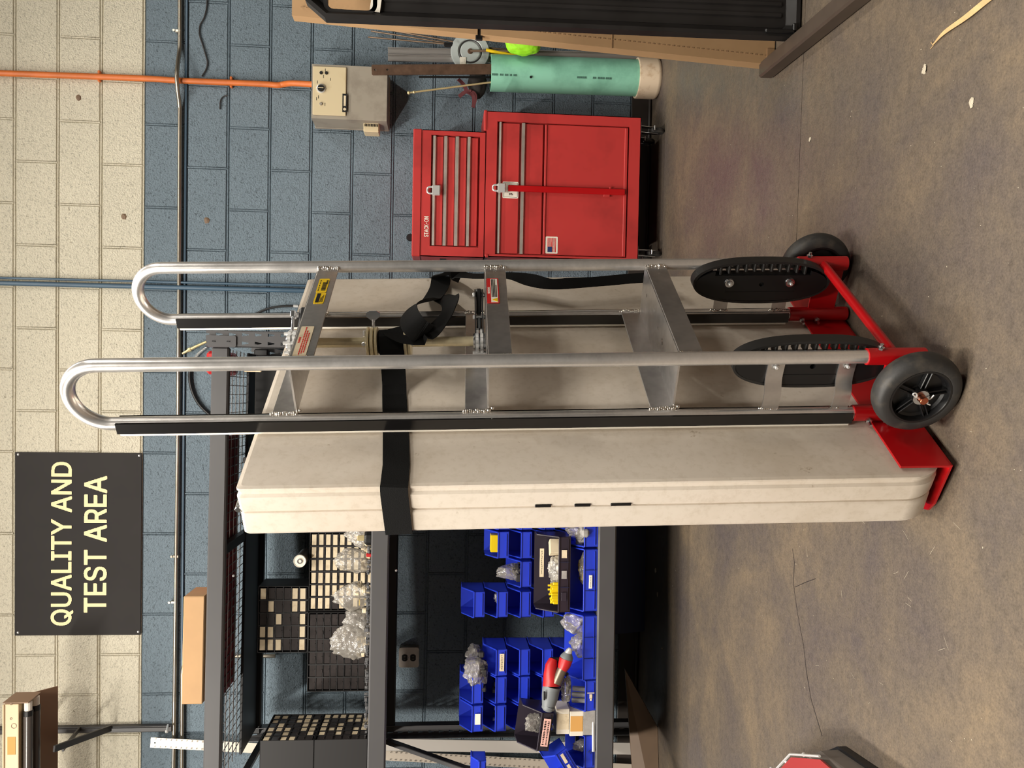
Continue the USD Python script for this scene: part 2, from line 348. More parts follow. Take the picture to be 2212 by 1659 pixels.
TUBED = mat('dead_lamp_tube', (76, 70, 66), .25)
PAPERG = mat('chip_white', (184, 174, 154), .7)
YPLAS = mat('yellow_plastic', (222, 190, 20), .35)
WBOX = mat('white_carton', (222, 214, 198), .7)
OBOX = mat('tan_card_label', (206, 154, 84), .7)
GBOX = mat('grey_carton', (150, 146, 142), .7, var=.2, vs=30)
TOTEB = mat('navy_tote', (16, 26, 66), .5)
def bag_mat():
    N = {'geo': ('geometry', {}), 'n': ('noise_texture', {'scale': 55.0, 'detail': 3.0}), 'b': ('bump', {'strength': .6, 'distance': .01}),
         't': ('transparent_bsdf', {'color': (.95, .94, .92)}), 'g': ('glossy_bsdf', {'color': (.95, .95, .95), 'roughness': .12}), 'd': ('diffuse_bsdf', {'color': (.62, .58, .52)}),
         'f': ('fresnel', {'IOR': 1.6}), 'm1': ('mix_closure', {'fac': .26}), 'm2': ('mix_closure', {})}
    L = [('geo.position', 'n.vector'), ('n.fac', 'b.height'), ('b.normal', 'g.normal'), ('t.BSDF', 'm1.closure1'), ('d.BSDF', 'm1.closure2'), ('f.fac', 'm2.fac'), ('m1.closure', 'm2.closure1'), ('g.BSDF', 'm2.closure2')]
    return usdkit.material(stage, '/World/Looks/clear_polybag', N, L, surface='m2.closure')
POLY = bag_mat()

# ================================================================== THE SETTING
BW, BH, XO, ZL = 0.4064, 0.2032, 1.7243, 3.1483
wall = thing('wall_back', 'painted concrete block wall, cream above and blue below', None, kind='structure'); 
part(wall, 'mortar', G().bx(-10, 9, WALL_Y+.0065, WALL_Y+.2, 0, ZL-3*BH), BLUE)
part(wall, 'mortar', G().bx(-10, 9, WALL_Y+.0065, WALL_Y+.2, ZL-3*BH, ROOM_H), BEIGE)
for c in range(-6, 16):
    z1, z0 = ZL-c*BH, max(ZL-(c+1)*BH, 0.0)
    if z1 > ROOM_H: continue
    off = 0.0 if c % 2 == 0 else .5
    vis = -2 <= c
    for i in range(-3 if vis else 0, 12):
        x1 = XO-(i+off)*BW; x0 = x1-BW
        if x0 < -2.75 or x1 > 2.7: continue
        if not vis: continue
        j = RNG.uniform(-.0008, .0012); h = .0055
        g = G(); a, b, cc, d = x0+h*.55, x1-h*.55, z0+h, z1-h
        if c == 15: cc = z0
        y0, y1 = WALL_Y+j, WALL_Y+.009; e = .005
        g.add([[a, y1, cc], [b, y1, cc], [b, y1, d], [a, y1, d], [a+e, y0, cc+e], [b-e, y0, cc+e], [b-e, y0, d-e], [a+e, y0, d-e]],
              [[4, 5, 6, 7], [0, 1, 5, 4], [1, 2, 6, 5], [2, 3, 7, 6], [3, 0, 4, 7]])
        part(wall, 'concrete_block', g, BEIGE if c < 3 else BLUE)
beads = {BEIGE: G(), BLUE: G()}
for c in range(-2, 17):
    z = ZL-c*BH
    if z > .02 and c < 16: (beads[BEIGE] if c <= 3 else beads[BLUE]).tube([[x, WALL_Y+.0045, z+.0008*math.sin(x*9+c)] for x in np.linspace(-2.75, 2.7, 24)], .0031, 6)
    off = 0.0 if c % 2 == 0 else .5
    for i in range(-3, 12):
        x1 = XO-(i+off)*BW
        if -2.75 < x1 < 2.7 and c < 16: (beads[BEIGE] if c < 3 else beads[BLUE]).tube([[x1, WALL_Y+.0030, max(z-BH+.006, .0)], [x1+.0008, WALL_Y+.0026, z-BH/2], [x1, WALL_Y+.0030, z-.006]], .0040, 6)
for m_, g_ in beads.items(): part(wall, 'mortar_bead', g_, m_, 60, kind='stuff')
# chips knocked out of the blocks
for (px, py, r) in ((268, 468, .014), (447, 476, .016), (170, 211, .014)):
    p = at(px, py, WALL_Y); g = G()
    m = trimesh.creation.icosphere(2, 1.0); v = np.asarray(m.vertices); v = v*(1+.5*(meshkit.noise(v*2.1+px)[:, None]-.5))
    g.add(v*[r, .004, r*.9]+p, m.faces); part(wall, 'chipped_spot', g, WOODB)

fp = G(); j = [(-10, 2.30), (-1.03, 2.229), (-.852, 2.376), (-.547, 2.464), (.368, 2.513), (1.077, 2.497), (9, 2.47)]
far = Polygon(j+[(9, WALL_Y+.2), (-10, WALL_Y+.2)]); near = Polygon([(x, y-(.003 if x > .3 else 0)) for x, y in j]+[(9, -7), (-10, -7)])
floor = thing('floor', 'stained brown grey concrete shop floor', None, kind='structure')
part(floor, 'slab', G().ext(far, -.1, (0, 0, 0)), FLOOR); part(floor, 'slab', G().ext(near, -.1, (0, 0, 0)), FLOOR)
part(floor, 'joint_filler', G().bx(-10, 9, 2.1, 2.6, -.1, -.004), BASEB)
crack = [fl(1712, 1185), fl(1716, 1215), fl(1714, 1260), fl(1722, 1320), fl(1736, 1395), fl(1742, 1450), fl(1752, 1510), fl(1776, 1590)]
part(floor, 'crack', G().ribbon([p+[0, 0, .0002] for p in crack], (0, 1, 0), [.002, .004, .003, .003, .003, .004, .004, .004], .0004), BASEB)
part(floor, 'crack', G().ribbon([p+[0, 0, .0002] for p in (fl(1718, 1268), fl(1740, 1258), fl(1762, 1250))], (1, 0, 0), .002, .0004), BASEB)
tag(stage.GetPrimAtPath(one('ceiling', G().bx(-10, 9, -7, WALL_Y+.2, ROOM_H, ROOM_H+.1), CEIL, None, None)), kind='structure')
tag(stage.GetPrimAtPath(one('wall_left', G().bx(-10.1, -10, -7, WALL_Y+.2, 0, ROOM_H), ROOMW, None, None)), kind='structure')
tag(stage.GetPrimAtPath(one('wall_right', G().bx(9, 9.1, -7, WALL_Y+.2, 0, ROOM_H), ROOMW, None, None)), kind='structure')
tag(stage.GetPrimAtPath(one('wall_front', G().bx(-10.1, 9.1, -7.1, -7, 0, ROOM_H), FRONTW, None, None)), kind='structure')
g = G().bx(-2.75, 2.75, WALL_Y-.008, WALL_Y-.001, .003, .105, .003).bx(-2.75, 2.75, WALL_Y-.02, WALL_Y-.006, .003, .018, .006)
tag(stage.GetPrimAtPath(one('baseboard_back', g, BASEB, None, None)), kind='structure')

# ================================================================== ON THE WALL
# sign
p0, p1 = at(305, 1370, WALL_Y), at(34, 976, WALL_Y)
sx0, sx1, sz0, sz1 = p0[0], p1[0], p0[2], p1[2]
sg = thing('wall_sign', 'black rectangular sign with cream capitals screwed to the cream blocks', 'sign', (sx0, WALL_Y-.006, sz0))
part(sg, 'sign_plate', G().box([(sx1-sx0)/2, .0, (sz1-sz0)/2], [sx1-sx0, .004, sz1-sz0], .001), SIGNB)
for s, v0, v1, ya, yb in (('QUALITY AND', 112, 160, 1350, 997), ('TEST AREA', 183, 232, 1322, 1027)):
    a, b = at(v1, ya, WALL_Y), at(v0, yb, WALL_Y)
    part(sg, 'lettering', text(G(), s, b[0]-a[0], b[2]-a[2], [a[0]-sx0, -.003, a[2]-sz0], (1, 0, 0), (0, 0, 1), .0008), SIGNT, label=f'cream capitals reading {s}')
for ux, uz in ((.015, .585), (.9, .012), (.015, .012), (.9, .585)):
    part(sg, 'screw', G().lathe([(0, .004), (.004, .003), (.006, 0)], [ux, -.002, uz*(sz1-sz0)/.6], (0, -1, 0), 10), CHROME)

# long horizontal conduit with an offset bend over the orange pipe
def W(px, py, out): return at(px, py, WALL_Y-out)
cpts = [W(388.5, -40, .016)]+[W(x, y, o) for x, y, o in ((388.5, 60, .016), (388, 105, .018), (385, 130, .04), (382.5, 155, .062), (382, 170, .062), (384, 195, .045), (388, 228, .02), (388.5, 260, .016), (387.5, 500, .016), (385, 900, .016), (381, 1200, .016), (375, 1659, .016), (372, 1800, .016))]
cd = thing('conduit', 'long bare steel conduit across the blue wall bending over the orange pipe', 'pipe')
part(cd, 'conduit_run', G().tube(catmull(cpts, 5), .0105, 12), COND, 40)
for px, py in ((387, 68), (382, 1201), (377, 1300)):
    p = W(px, py, .012); part(cd, 'clamp', G().box(p+[0, 0, .002], [.016, .026, .03], .003).cyl(p+[0, -.008, .022], p+[0, -.016, .022], .006, 8), COND)
c2 = [W(420, 1418, .016), W(407, 1424, .016), W(398, 1437, .016), W(394, 1456, .016), W(393.5, 1490, .016), W(393, 1659, .016), W(392, 1800, .016)]
cb = thing('conduit', 'second steel conduit curving down behind the flat cardboard box on the rack', 'pipe')
part(cb, 'conduit_run', G().tube(np.vstack([[c2[0]+[0, 0, -.4]], catmull(c2, 6)]), .0105, 12), COND, 40)
# surface raceway just under the conduit
one('raceway', G().bx(-2.7, 2.7, WALL_Y-.006, WALL_Y-.001, 2.332, 2.343, .002), BPIPE, 'thin blue painted strip on the wall right below the long conduit', 'strip')
# orange pipe
op = thing('orange_pipe', 'orange painted pipe dropping from above into the grey control box', 'pipe')
part(op, 'pipe_run', G().tube(catmull([W(-40, 156, .025), W(0, 158, .025), W(300, 169, .025), W(385, 174, .025), W(560, 181, .025), W(598, 184, .027), (W(612, 182, .03)), W(632, 180, .06), W(672, 182, .09), W(690, 183, .1)], 5), .0145, 14), ORANGE, 40)
for px, py in ((215, 165), (500, 178)):
    p = W(px, py, .012); part(op, 'pipe_strap', G().box(p, [.055, .022, .012], .003), ORANGE)
# blue vertical pipe
bp = thing('blue_pipe', 'slim dark blue vertical pipe behind the far hand truck handle', 'pipe')
g = G(); xa, xb = W(0, 612, .014)[0], W(620, 627, .014)[0]
part(bp, 'pipe_run', g.cyl([xa, WALL_Y-.024, 4.2], [xb, WALL_Y-.024, .11], .0115, 12), BPIPE, 40)
part(bp, 'pipe_run', G().cyl([xa+.026, WALL_Y-.016, 4.2], [xb+.026, WALL_Y-.016, .11], .006, 10), BPIPE, 40)

# control box
bx0, bx1 = at(836, 262, 4.21)[0], at(672, 138, 4.21)[0]; bz0, bz1 = at(836, 200, 4.21)[2], at(673, 200, 4.21)[2]
cbx = thing('control_box', 'grey wall control box with a cream panel and a round knob', 'control box', (bx0, 4.21, bz0)); bw, bh = bx1-bx0, bz1-bz0
part(cbx, 'housing', G().hull([[0, .0, 0], [bw, .0, 0], [0, 0, bh], [bw, 0, bh], [-.004, .16, .0], [bw, .16, 0], [-.004, .16, bh], [bw, .16, bh]]).bx(-.006, bw+.006, .15, .172, -.004, bh+.006, .004), GREY)
part(cbx, 'front_panel', G().box([bw*.51, -.004, bh*.76], [bw*.9, .008, bh*.44], .003), CREAMP)
def cpt(px, py): q = at(px, py, 4.206); return np.array([q[0]-bx0, -.008, q[2]-bz0])
kn = part(cbx, 'knob', G().lathe([(0, .016), (.013, .016), (.016, .012), (.0165, .0)], cpt(694, 192), (0, -1, 0), 20), BLACK, 40)
part(kn, 'knob_ring', G().lathe([(.0165, 0), (.0165, .007), (.021, .006), (.022, 0)], cpt(694, 192), (0, -1, 0), 20), CHROME, 40)
part(kn, 'pointer', G().box(cpt(694, 192)+[0, -.0165, 0], [.004, .002, .026], .0005), CREAMP)
for px, py, r in ((694, 158, .0075), (705.5, 158.5, .0075), (693.5, 225, .0075)):
    part(cbx, 'button', G().lathe([(0, .006), (r*.8, .006), (r, .004), (r, 0)], cpt(px, py), (0, -1, 0), 14), BLACK if px != 693.5 else GREY, 40)
a, b = cpt(750, 243), cpt(740, 203)
part(cbx, 'name_plate', G().box((a+b)/2+[0, -.0005, 0], [abs(b[0]-a[0]), .002, abs(b[2]-a[2])], .0006), BLACK)
part(cbx, 'name_plate_print', G().box((a+b)/2+[.01, -.002, .0], [abs(b[0]-a[0])*.55, .001, abs(b[2]-a[2])*.45]).lathe([(0, .0015), (.007, .0015), (.007, 0)], (a+b)/2+[-.03, -.001, 0], (0, -1, 0), 12), CPAP)
for q in range(7):
    part(cbx, 'printed_mark', G().box(cpt(*[(703, 152), (699, 166), (686, 178), (714, 172), (684, 214), (688, 210), (702, 226)][q])+[0, -.0004, 0], [.014, .0008, .0022]), BLACK)
a, b = at(820, 290, 4.3), at(787, 262, 4.3)
cn = part(cbx, 'connector', G().box((a+b)/2-[bx0, 4.21, bz0]+[.005, 0, 0], [abs(b[0]-a[0])+.012, .09, abs(b[2]-a[2])], .004), CREAMP)
for q in range(9):
    zz = (a[2]+b[2])/2-bz0+(q-4)*.0075; part(cn, 'slot', G().box([(a[0]+b[0])/2-bx0, .0445, zz], [.012, .002, .004]), BLACK)

# outlet
o0, o1 = at(905, 1440, WALL_Y-.04), at(862, 1397, WALL_Y-.04)
ou = thing('outlet', 'square metal duplex outlet box on the blue wall inside the rack', 'outlet', ((o0[0]+o1[0])/2, WALL_Y-.05, (o0[2]+o1[2])/2))
part(ou, 'outlet_box', G().box([0, .026, 0], [.1, .046, .1], .004), COND)
pl = rrect(-.051, -.051, .051, .051, .012)
part(ou, 'cover_plate', G().ext(pl, .004, (0, 0, 0), (1, 0, 0), (0, 0, 1)), CHRM)
for k in (-1, 1):
    f = part(ou, 'receptacle', G().ext(Point(0, 0).buffer(.0175).intersection(sbox(-.02, -.014, .02, .014)), .004, (0, -.004, k*.021), (1, 0, 0), (0, 0, 1)), BLACK)
    part(f, 'slots', G().box([-.006, -.0085, k*.021], [.002, .002, .008]).box([.006, -.0085, k*.021], [.002, .002, .008]), GREY)
part(ou, 'screw', G().ball([0, -.004, 0], .003, 1), CHROME)

# odds and ends on the wall
one('wall_wire', G().tube(catmull([at(x, y, 4.388) for x, y in ((447, -30), (447, 10), (441, 38), (432, 55), (431, 75), (437, 95), (444, 118), (448, 135), (445, 150), (436, 165))], 6), [.0035]*55, 8), BSTEEL2, 'loose black wire trailing on the blue wall above the control box', 'wire')
one('wall_wire', G().tube(catmull([at(x, y, 4.388) for x, y in ((492, 206), (482, 209), (476, 218), (475, 236))], 5), .003, 8), BSTEEL2, 'short hooked black wire end on the wall beside the orange pipe', 'wire')
hk = at(886, 513, 4.36); one('wall_hook', G().cyl(hk+[0, .034, 0], hk, .008, 10).lathe([(0, .01), (.016, .01), (.02, 0), (.012, -.006)], hk, (0, -1, 0), 14), BLKP, 'small round black hook on the wall left of the red tool chest', 'hook')
# air hose hanging behind the truck handle
ah = thing('air_hose', 'black air hose with a brass fitting looped on the wall behind the rack end', 'hose')
hp = [at(x, y, 4.382) for x, y in ((421, 775), (411, 800), (411, 825), (418, 851), (432, 875), (455, 897), (500, 930))]
part(ah, 'hose', G().tube(catmull(hp, 6), .0085, 10), BLKP, 40)
sp = [at(x, y, 4.382) for x, y in ((446, 750), (436, 758), (428, 765), (421, 775))]
k = np.linspace(0, 1, 90); c_ = catmull(sp, 30)[np.linspace(0, 89, 90).astype(int)]
part(ah, 'strain_relief_spring', G().tube(c_+np.stack([.0*k, .008*np.cos(k*80), .008*np.sin(k*80)], 1), .0022, 5), CHROME, 40)
nz = [at(x, y, 4.38) for x, y in ((446, 738), (424, 748), (412, 754), (394, 764))]
part(ah, 'nozzle', G().tube([nz[0], nz[1], nz[2], nz[3]], [.006, .007, .008, .006], 10).cyl(nz[2], nz[2]+(nz[3]-nz[2])*.3, .011, 8), BRASS, 40)
ab = thing('air_hose', 'thin black hose with a chrome tip hanging over the top of the white table', 'hose')
part(ab, 'hose', G().tube(catmull([at(x, y, 4.386) for x, y in ((530, 690), (548, 681), (575, 668), (605, 662), (636, 661), (650, 662), (700, 668))], 6), .006, 8), BLKP, 40)
part(ab, 'tip', G().cyl(at(634, 661, 4.384), at(645, 661.5, 4.384), .008, 10), CHROME, 40)

# shop light with dead tubes, above the rack on an angle bracket
x1 = -1.587; xl = -2.9
sl = thing('shop_light', 'unlit two tube shop light with a brown reflector above the rack end', 'shop light', (x1, 3.95, 2.75))
part(sl, 'channel', G().bx(xl-x1, -.004, .012, .12, .167, .236, .003), TCREAM)
fx = part(sl, 'front_rail', G().bx(xl-x1, -.006, 0, .012, .167, .232, .002).bx(xl-x1, -.006, -.006, .004, .226, .236, .003), TCREAM)
for px, py, r in ((30, 1468+100, .012), (24, 1521, .004), (24, 1552, .005)):
    q = at(px, py, 3.95); part(fx, 'knockout', G().lathe([(r, 0), (r, .0012), (r-.0018, .0012), (r-.0018, 0)], [q[0]-x1, -.0003, q[2]-2.75], (0, -1, 0), 16), TBROWN)
q = at(25, 1611, 3.95); part(fx, 'sticker', G().box([q[0]-x1, -.001, q[2]-2.75], [.08, .001, .035]), OBOX)
part(sl, 'end_plate', G().hull([[-.002, 0, .126], [.002, 0, .126], [-.002, .012, .126], [.002, .12, .126], [.002, 0, .236], [-.002, 0, .236], [.002, .12, .236], [-.002, .12, .236], [-.002, .12, .126]]), TBROWN)
for yy, zz in ((.03, .14), (.09, .135)):
    so = part(sl, 'lamp_socket', G().cyl([-.004, yy, zz], [-.05, yy, zz], .017, 14, .003), WHT)
    tb = part(sl, 'lamp_tube', G().cyl([-.05, yy, zz], [xl-x1, yy, zz], .02, 20, .002), TUBED, 40)
    part(tb, 'tube_cap', G().cyl([-.045, yy, zz], [-.07, yy, zz], .0205, 20, .001), BLACK)
part(sl, 'reflector', G().hull([[-.02, .12, .236], [xl-x1, .12, .236], [-.02, .125, .236], [xl-x1, .125, .236], [-.02, .25, .106], [xl-x1, .25, .106], [-.02, .245, .103], [xl-x1, .245, .103]]), TBROWN)
br = thing('light_bracket', 'dark slotted steel bracket with diagonal braces under the shop light', 'bracket')
a, b = at(127, 1575, 4.375), at(373, 1577, 4.375)
part(br, 'upright', G().bx(a[0]-.018, a[0]+.014, 4.362, 4.392, b[2], a[2]+.35, .003).bx(a[0]-.012, a[0]+.008, 4.356, 4.364, b[2]+.02, a[2]+.3, .002), BSTEEL2)
def bar(g, p, q, w, t, side):
    d = nrm(q-p); s = nrm(np.asarray(side, float)-d*(np.asarray(side)@d)); u = np.cross(d, s); R = np.stack([d, s, u], 1)
    return g.box((p+q)/2, [np.linalg.norm(q-p), w, t], min(w, t)*.12, R)
part(br, 'brace', bar(G(), np.array([-1.885, 4.36, 2.67]), np.array([-1.835, 4.03, 2.80]), .03, .012, (1, 0, 0)), BSTEEL2)
part(br, 'brace', bar(G(), np.array([-1.885, 4.36, 2.82]), np.array([-1.87, 4.1, 2.79]), .02, .01, (1, 0, 0)), BSTEEL2)
part(br, 'arm', G().bx(-1.87, -1.84, 3.98, 4.37, 2.9865, 3.0, .002), BSTEEL2)
q = at(360, 1570, 4.35); part(br, 'bolt', G().cyl(q+[0, .02, 0], q+[-.01, -.03, -.01], .006, 8).ball(q+[-.01, -.03, -.01], .009, 1), CHROME)

# long steel rule and plain bar leaning behind the rack
ru0 = at(325, 1604, 4.345); e = nrm(at(1160, 1650, 4.345)-ru0)
ru = thing('straightedge', 'long white metal rule with inch marks leaning on the wall behind the rack', 'ruler', tuple(ru0))
LEN = (ru0[2]-.02)/-e[2]; sx_ = np.cross(e, [0, 1, 0]); sx_ = nrm(sx_)
if sx_[0] < 0: sx_ = -sx_
part(ru, 'blade', G().ext(sbox(0, -.0255, LEN, .0255).difference(Point(.022, 0).buffer(.0045)), -.003, (0, 0, 0), e, sx_), mat('rule_white', (214, 202, 186), .35, .35))
g = G(); nrmY = np.cross(e, sx_); sgn = -1 if nrmY[1] > 0 else 1
for k in list(range(1, 11))+list(range(47, 78)):
    for o in (.0165, -.0205): text(g, str(k), .0055 if k < 10 else .0095, .0068, e*(k*.0254-.004)+sx_*o+np.array([0, -.0036, 0]), e, sx_, .0004)
for k in range(12): g.box(e*(.17+.004*(k % 6))+sx_*(.0005-.004*(k//6))+np.array([0, -.0035, 0]), [.0001, .0001, .0001])
part(ru, 'numbers', g, BSTEEL2, label='row of black inch numbers along both edges', kind='stuff')
one('flat_bar', bar(G(), np.array([-1.957, 4.31, 1.62]), np.array([-2.0, 4.28, .02]), .062, .012, (1, 0, 0)), mat('bright_bar', (214, 208, 200), .35, .3), 'wide plain aluminium bar leaning behind the rack next to the long rule', 'bar')

# ================================================================== THE HAND TRUCK (s along the axle, t towards the load, n up the frame)
TO = np.array([.0215, 1.7132, 0]); TA = np.array([.52545, .85064, -.01743]); TB = np.array([-.85033, .52425, -.04674])
TA = nrm(TA); TB = nrm(TB-TA*(TA@TB)); TN = np.cross(TA, TB)
TM = Gf.Matrix4d(*TA, 0, *TB, 0, *TN, 0, *TO, 1)
Wd, Dp, RT_ = .4455, .1445, .0145
N1, N2, N3, NT = 1.3717, .9643, .5648, 1.8388
ht = thing('hand_truck', 'tall aluminium hand truck with red toe plate, black wheels and stair climbers', 'hand truck', M=TM)
for s in (0.0, Wd):
    nb = NT-(Dp/2+RT_); k = np.linspace(math.pi, 0, 25)
    pts = [[s, 0, .06]]+[[s, 0, z] for z in np.linspace(.3, nb-.04, 6)]+[[s, Dp/2+Dp/2*math.cos(q), nb+Dp/2*math.sin(q)] for q in k]+[[s, Dp, z] for z in np.linspace(nb-.04, .3, 6)]+[[s, Dp, .03]]
    fr = part(ht, 'frame_tube', G().tube(pts, RT_, 24), ALU, 40)
    pr = Polygon([(-.0162, .1355), (-.0166, .150), (-.0170, .1605), (.0170, .1605), (.0166, .150), (.0162, .1355)]).difference(Point(0, Dp).buffer(.01465, quad_segs=6))
    fx = part(ht, 'face_extrusion', G().ext(pr, 1.742-.176, (s, 0, .176), (1, 0, 0), (0, 1, 0)), ALUX, 20, label='glossy black extrusion on the load side of the tube')
    part(fx, 'wear_strip', G().bx(s-.0145, s+.0145, .1602, .1682, .180, 1.738, .0015), WHT, label='white rubber wear strip')
rng = np.random.default_rng(3)
def weld(p, d, L, r=.0042, spread=(.002, .002, .0)):
    g = G(); k = int(L/.0042)
    for i in range(k+1): g.ball(np.asarray(p)+np.asarray(d)*(i/k-.5)*L+rng.uniform(-1, 1, 3)*spread, r*rng.uniform(.8, 1.2), 1, (1, 1, 1))
    return g
for i, nn in enumerate((N1, N2, N3)):
    th = .004; s0, s1 = .0115, Wd-.0115
    sh = sbox(s0, 0, s1, Dp-.0115)
    if i == 2:
        for hs, htt, r in ((.17, .06, .008), (.223, .055, .004), (.375, .05, .005)): sh = sh.difference(Point(hs, htt).buffer(r))
    g = G().ext(sh, th, (0, 0, nn-th/2), (1, 0, 0), (0, 1, 0)).bx(s0, s1, -.002, .002, nn-.05, nn, .0008).bx(s0-.006, s1+.006, Dp-.0155, Dp-.0115, nn, nn+.05, .0008)
    cm = part(ht, 'cross_member', g, ALUB)
    for s, sg in ((0, 1), (Wd, -1)):
        part(cm, 'weld_bead', weld([s+sg*.0145, -.003, nn-.025], [0, 0, 1], .046), WELD, True)
        part(cm, 'weld_bead', weld([s+sg*.0052, Dp-.0155, nn+.025], [0, 0, 1], .052, .0042), WELD, True)
        part(cm, 'weld_bead', weld([s+sg*.0085, Dp-.018, nn-.003], [0, .3, 1], .012), WELD, True)
    if i == 0:
        y1 = part(cm, 'yellow_label', G().ext(rrect(.304, 1.335-N1, .374, 1.359-N1, .003), .0006, (0, -.0026, N1), (1, 0, 0), (0, 0, 1)), YEL, label='yellow label with bar code')
        g = G()
        for q in range(16): g.bx(.313+q*.0026, .3135+q*.0026+(.0006 if q % 3 else .0013), -.0036, -.0031, 1.3385, 1.3485)
        for q in range(3): g.bx(.345+q*.007, .35+q*.007, -.0036, -.0031, 1.337, 1.341)
        for q in range(5): g.bx(.31+q*.012, .318+q*.012, -.0036, -.0031, 1.354, 1.3555)
        part(y1, 'bar_code_print', g, BLACK)
        y2 = part(cm, 'yellow_label', G().ext(rrect(.25, 1.334-N1, .301, 1.3575-N1, .003), .0006, (0, -.0026, N1), (1, 0, 0), (0, 0, 1)), YEL, label='yellow label with a dark printed block')
        g = G().bx(.2535, .2975, -.0036, -.0031, 1.3455, 1.3535)
        for q in range(3): g.bx(.255, .29-q*.006, -.0036, -.0031, 1.3375+q*.0025, 1.3385+q*.0025)
        part(y2, 'printed_block', g, BLACK)
        w = part(cm, 'safety_label', G().ext(rrect(.022, 1.338-N1, .145, 1.3655-N1, .003), .0006, (0, -.0026, N1), (1, 0, 0), (0, 0, 1)), CPAP, label='pale label with red printed warning')
        g = text(G(), 'WARNING', .024, .0045, [.075, -.0031, 1.3585], (1, 0, 0), (0, 0, 1), .0004)
        for q in range(3):
            x = .028+.004*q
            while x < .136-.012*q:
                L = rng.uniform(.003, .008); g.bx(x, x+L, -.0036, -.0031, 1.3525-q*.0045, 1.3547-q*.0045); x += L+.0016
        part(w, 'red_print', g, REDS)
    if i == 1:
        w = part(cm, 'warning_label', G().ext(rrect(.244, .9335-N2, .369, .962-N2, .003), .0006, (0, -.0026, N2), (1, 0, 0), (0, 0, 1)), REDS, label='red and white warning label with a yellow triangle')
        part(w, 'white_field', G().bx(.247, .366, -.0036, -.0031, .9365, .9525), WPAP)
        part(w, 'header_print', text(G(), 'WARNING', .033, .0052, [.29, -.0031, .9547], (1, 0, 0), (0, 0, 1), .0004), WPAP)
        g = G()
        for q in range(4): g.bx(.272, .363-(.03 if q == 3 else 0), -.0042, -.0036, .9495-q*.0034, .951-q*.0034)
        part(w, 'print_lines', g, BLACK)
        part(w, 'triangle', G().ext(Polygon([(.249, .938-N2), (.268, .938-N2), (.2585, .951-N2)]), .0005, (0, -.0037, N2), (1, 0, 0), (0, 0, 1)), YEL)
# ratchet winch between the top two cross members
WS, WT = .2228, .085
part(ht, 'winch_shaft', G().cyl([WS, WT, N2-.02], [WS, WT, N1+.05], .0115, 18, .001), YZINC, 40)
for z, th in ((1.236, .006), (1.2265, .007), (1.217, .006), (1.150, .007), (1.1405, .007)):
    part(ht, 'spool_flange', G().lathe([(.0115, -th/2), (.034, -th/2), (.0355, -th/2+.0012), (.0355, th/2-.0012), (.034, th/2), (.0115, th/2)], [WS, WT, z], (0, 0, 1), 36), YZINC, 30)
fd = nrm([.32, -.9, 0])
ws = part(ht, 'thumb_screw', G().cyl(np.array([WS, WT, 1.223])+fd*.02, np.array([WS, WT, 1.223])+fd*.054, .004, 10), ZINC, 40)
part(ws, 'wing', G().hull([np.array([WS, WT, 1.223])+fd*a+np.array([0, 0, 1])*b+np.cross(fd, [0, 0, 1])*c for a, b in ((.05, .003), (.05, -.003), (.06, .0155), (.06, -.0155), (.068, .016), (.068, -.016), (.073, .008), (.073, -.008)) for c in (-.0025, .0025)]), ZINC)
for z, d in ((1.244, -1), (1.133, 1)):
    part(ht, 'set_screw', G().cyl([WS-.012, WT-.004, z], [WS-.026, WT-.010, z], .0055, 6, .001).cyl([WS+.005, WT-.012, z], [WS+.012, WT-.024, z], .005, 6, .001), CHROME)
def ratchet(zc, up):
    q = np.linspace(0, 2*np.pi, 49)[:-1]; rr = np.where(np.arange(48) % 4 < 2, .030, .0245)
    gp = Polygon([(r*math.cos(a), r*math.sin(a)) for r, a in zip(rr, q)])
    gr = part(ht, 'ratchet_gear', G().ext(gp, .007, (WS, WT, zc-.009), (1, 0, 0), (0, 1, 0)).ext(gp, .007, (WS, WT, zc+.002), (1, 0, 0), (0, 1, 0)), CHROME)
    part(gr, 'hub_plate', G().lathe([(0, .014), (.017, .014), (.019, .011), (.019, -.014), (0, -.014)], [WS, WT, zc], (0, 0, 1), 20), ZINC, 30)
    return gr
ratchet(N2+.0165, 1)
hd = nrm([.70, -.71, 0]); hs = np.cross([0, 0, 1], hd); hp = np.array([WS, WT, N2+.0165])
g = G()
for z in (-.0085, .0085): g.ext(Polygon([(-.02, -.02), (.02, -.024), (.115, -.011), (.125, 0), (.115, .011), (.02, .024), (-.02, .02)]), .003, hp+[0, 0, z-.0015], hd, hs)
hn = part(ht, 'ratchet_handle', g, BSTEEL, label='black folding ratchet handle')
part(hn, 'grip', G().box(hp+hd*.095, [.06, .018, .013], .003, np.stack([hd, hs, [0, 0, 1]], 1)), BLKP)
for a in (.112, .058): part(hn, 'rivet', G().cyl(hp+hd*a-[0, 0, .0145], hp+hd*a+[0, 0, .0145], .0055, 12, .001), CHROME, 40)
part(hn, 'pawl', G().box(hp+hd*.042, [.03, .012, .012], .003, np.stack([hd, hs, [0, 0, 1]], 1)), ZINC)
part(hn, 'rivet', G().cyl(hp-hd*.028-[0, 0, .016], hp-hd*.028+[0, 0, .016], .0055, 12, .001), CHROME, 40)
ratchet(N1+.036, 1)
k2 = np.array([WS, WT, N1+.036])
part(ht, 'ratchet_lever', G().box(k2+np.array([.04, -.03, .004]), [.055, .014, .004], .001, rz(-.62)).box(k2+np.array([.058, -.042, .004]), [.016, .018, .012], .002, rz(-.62)), ZINC)
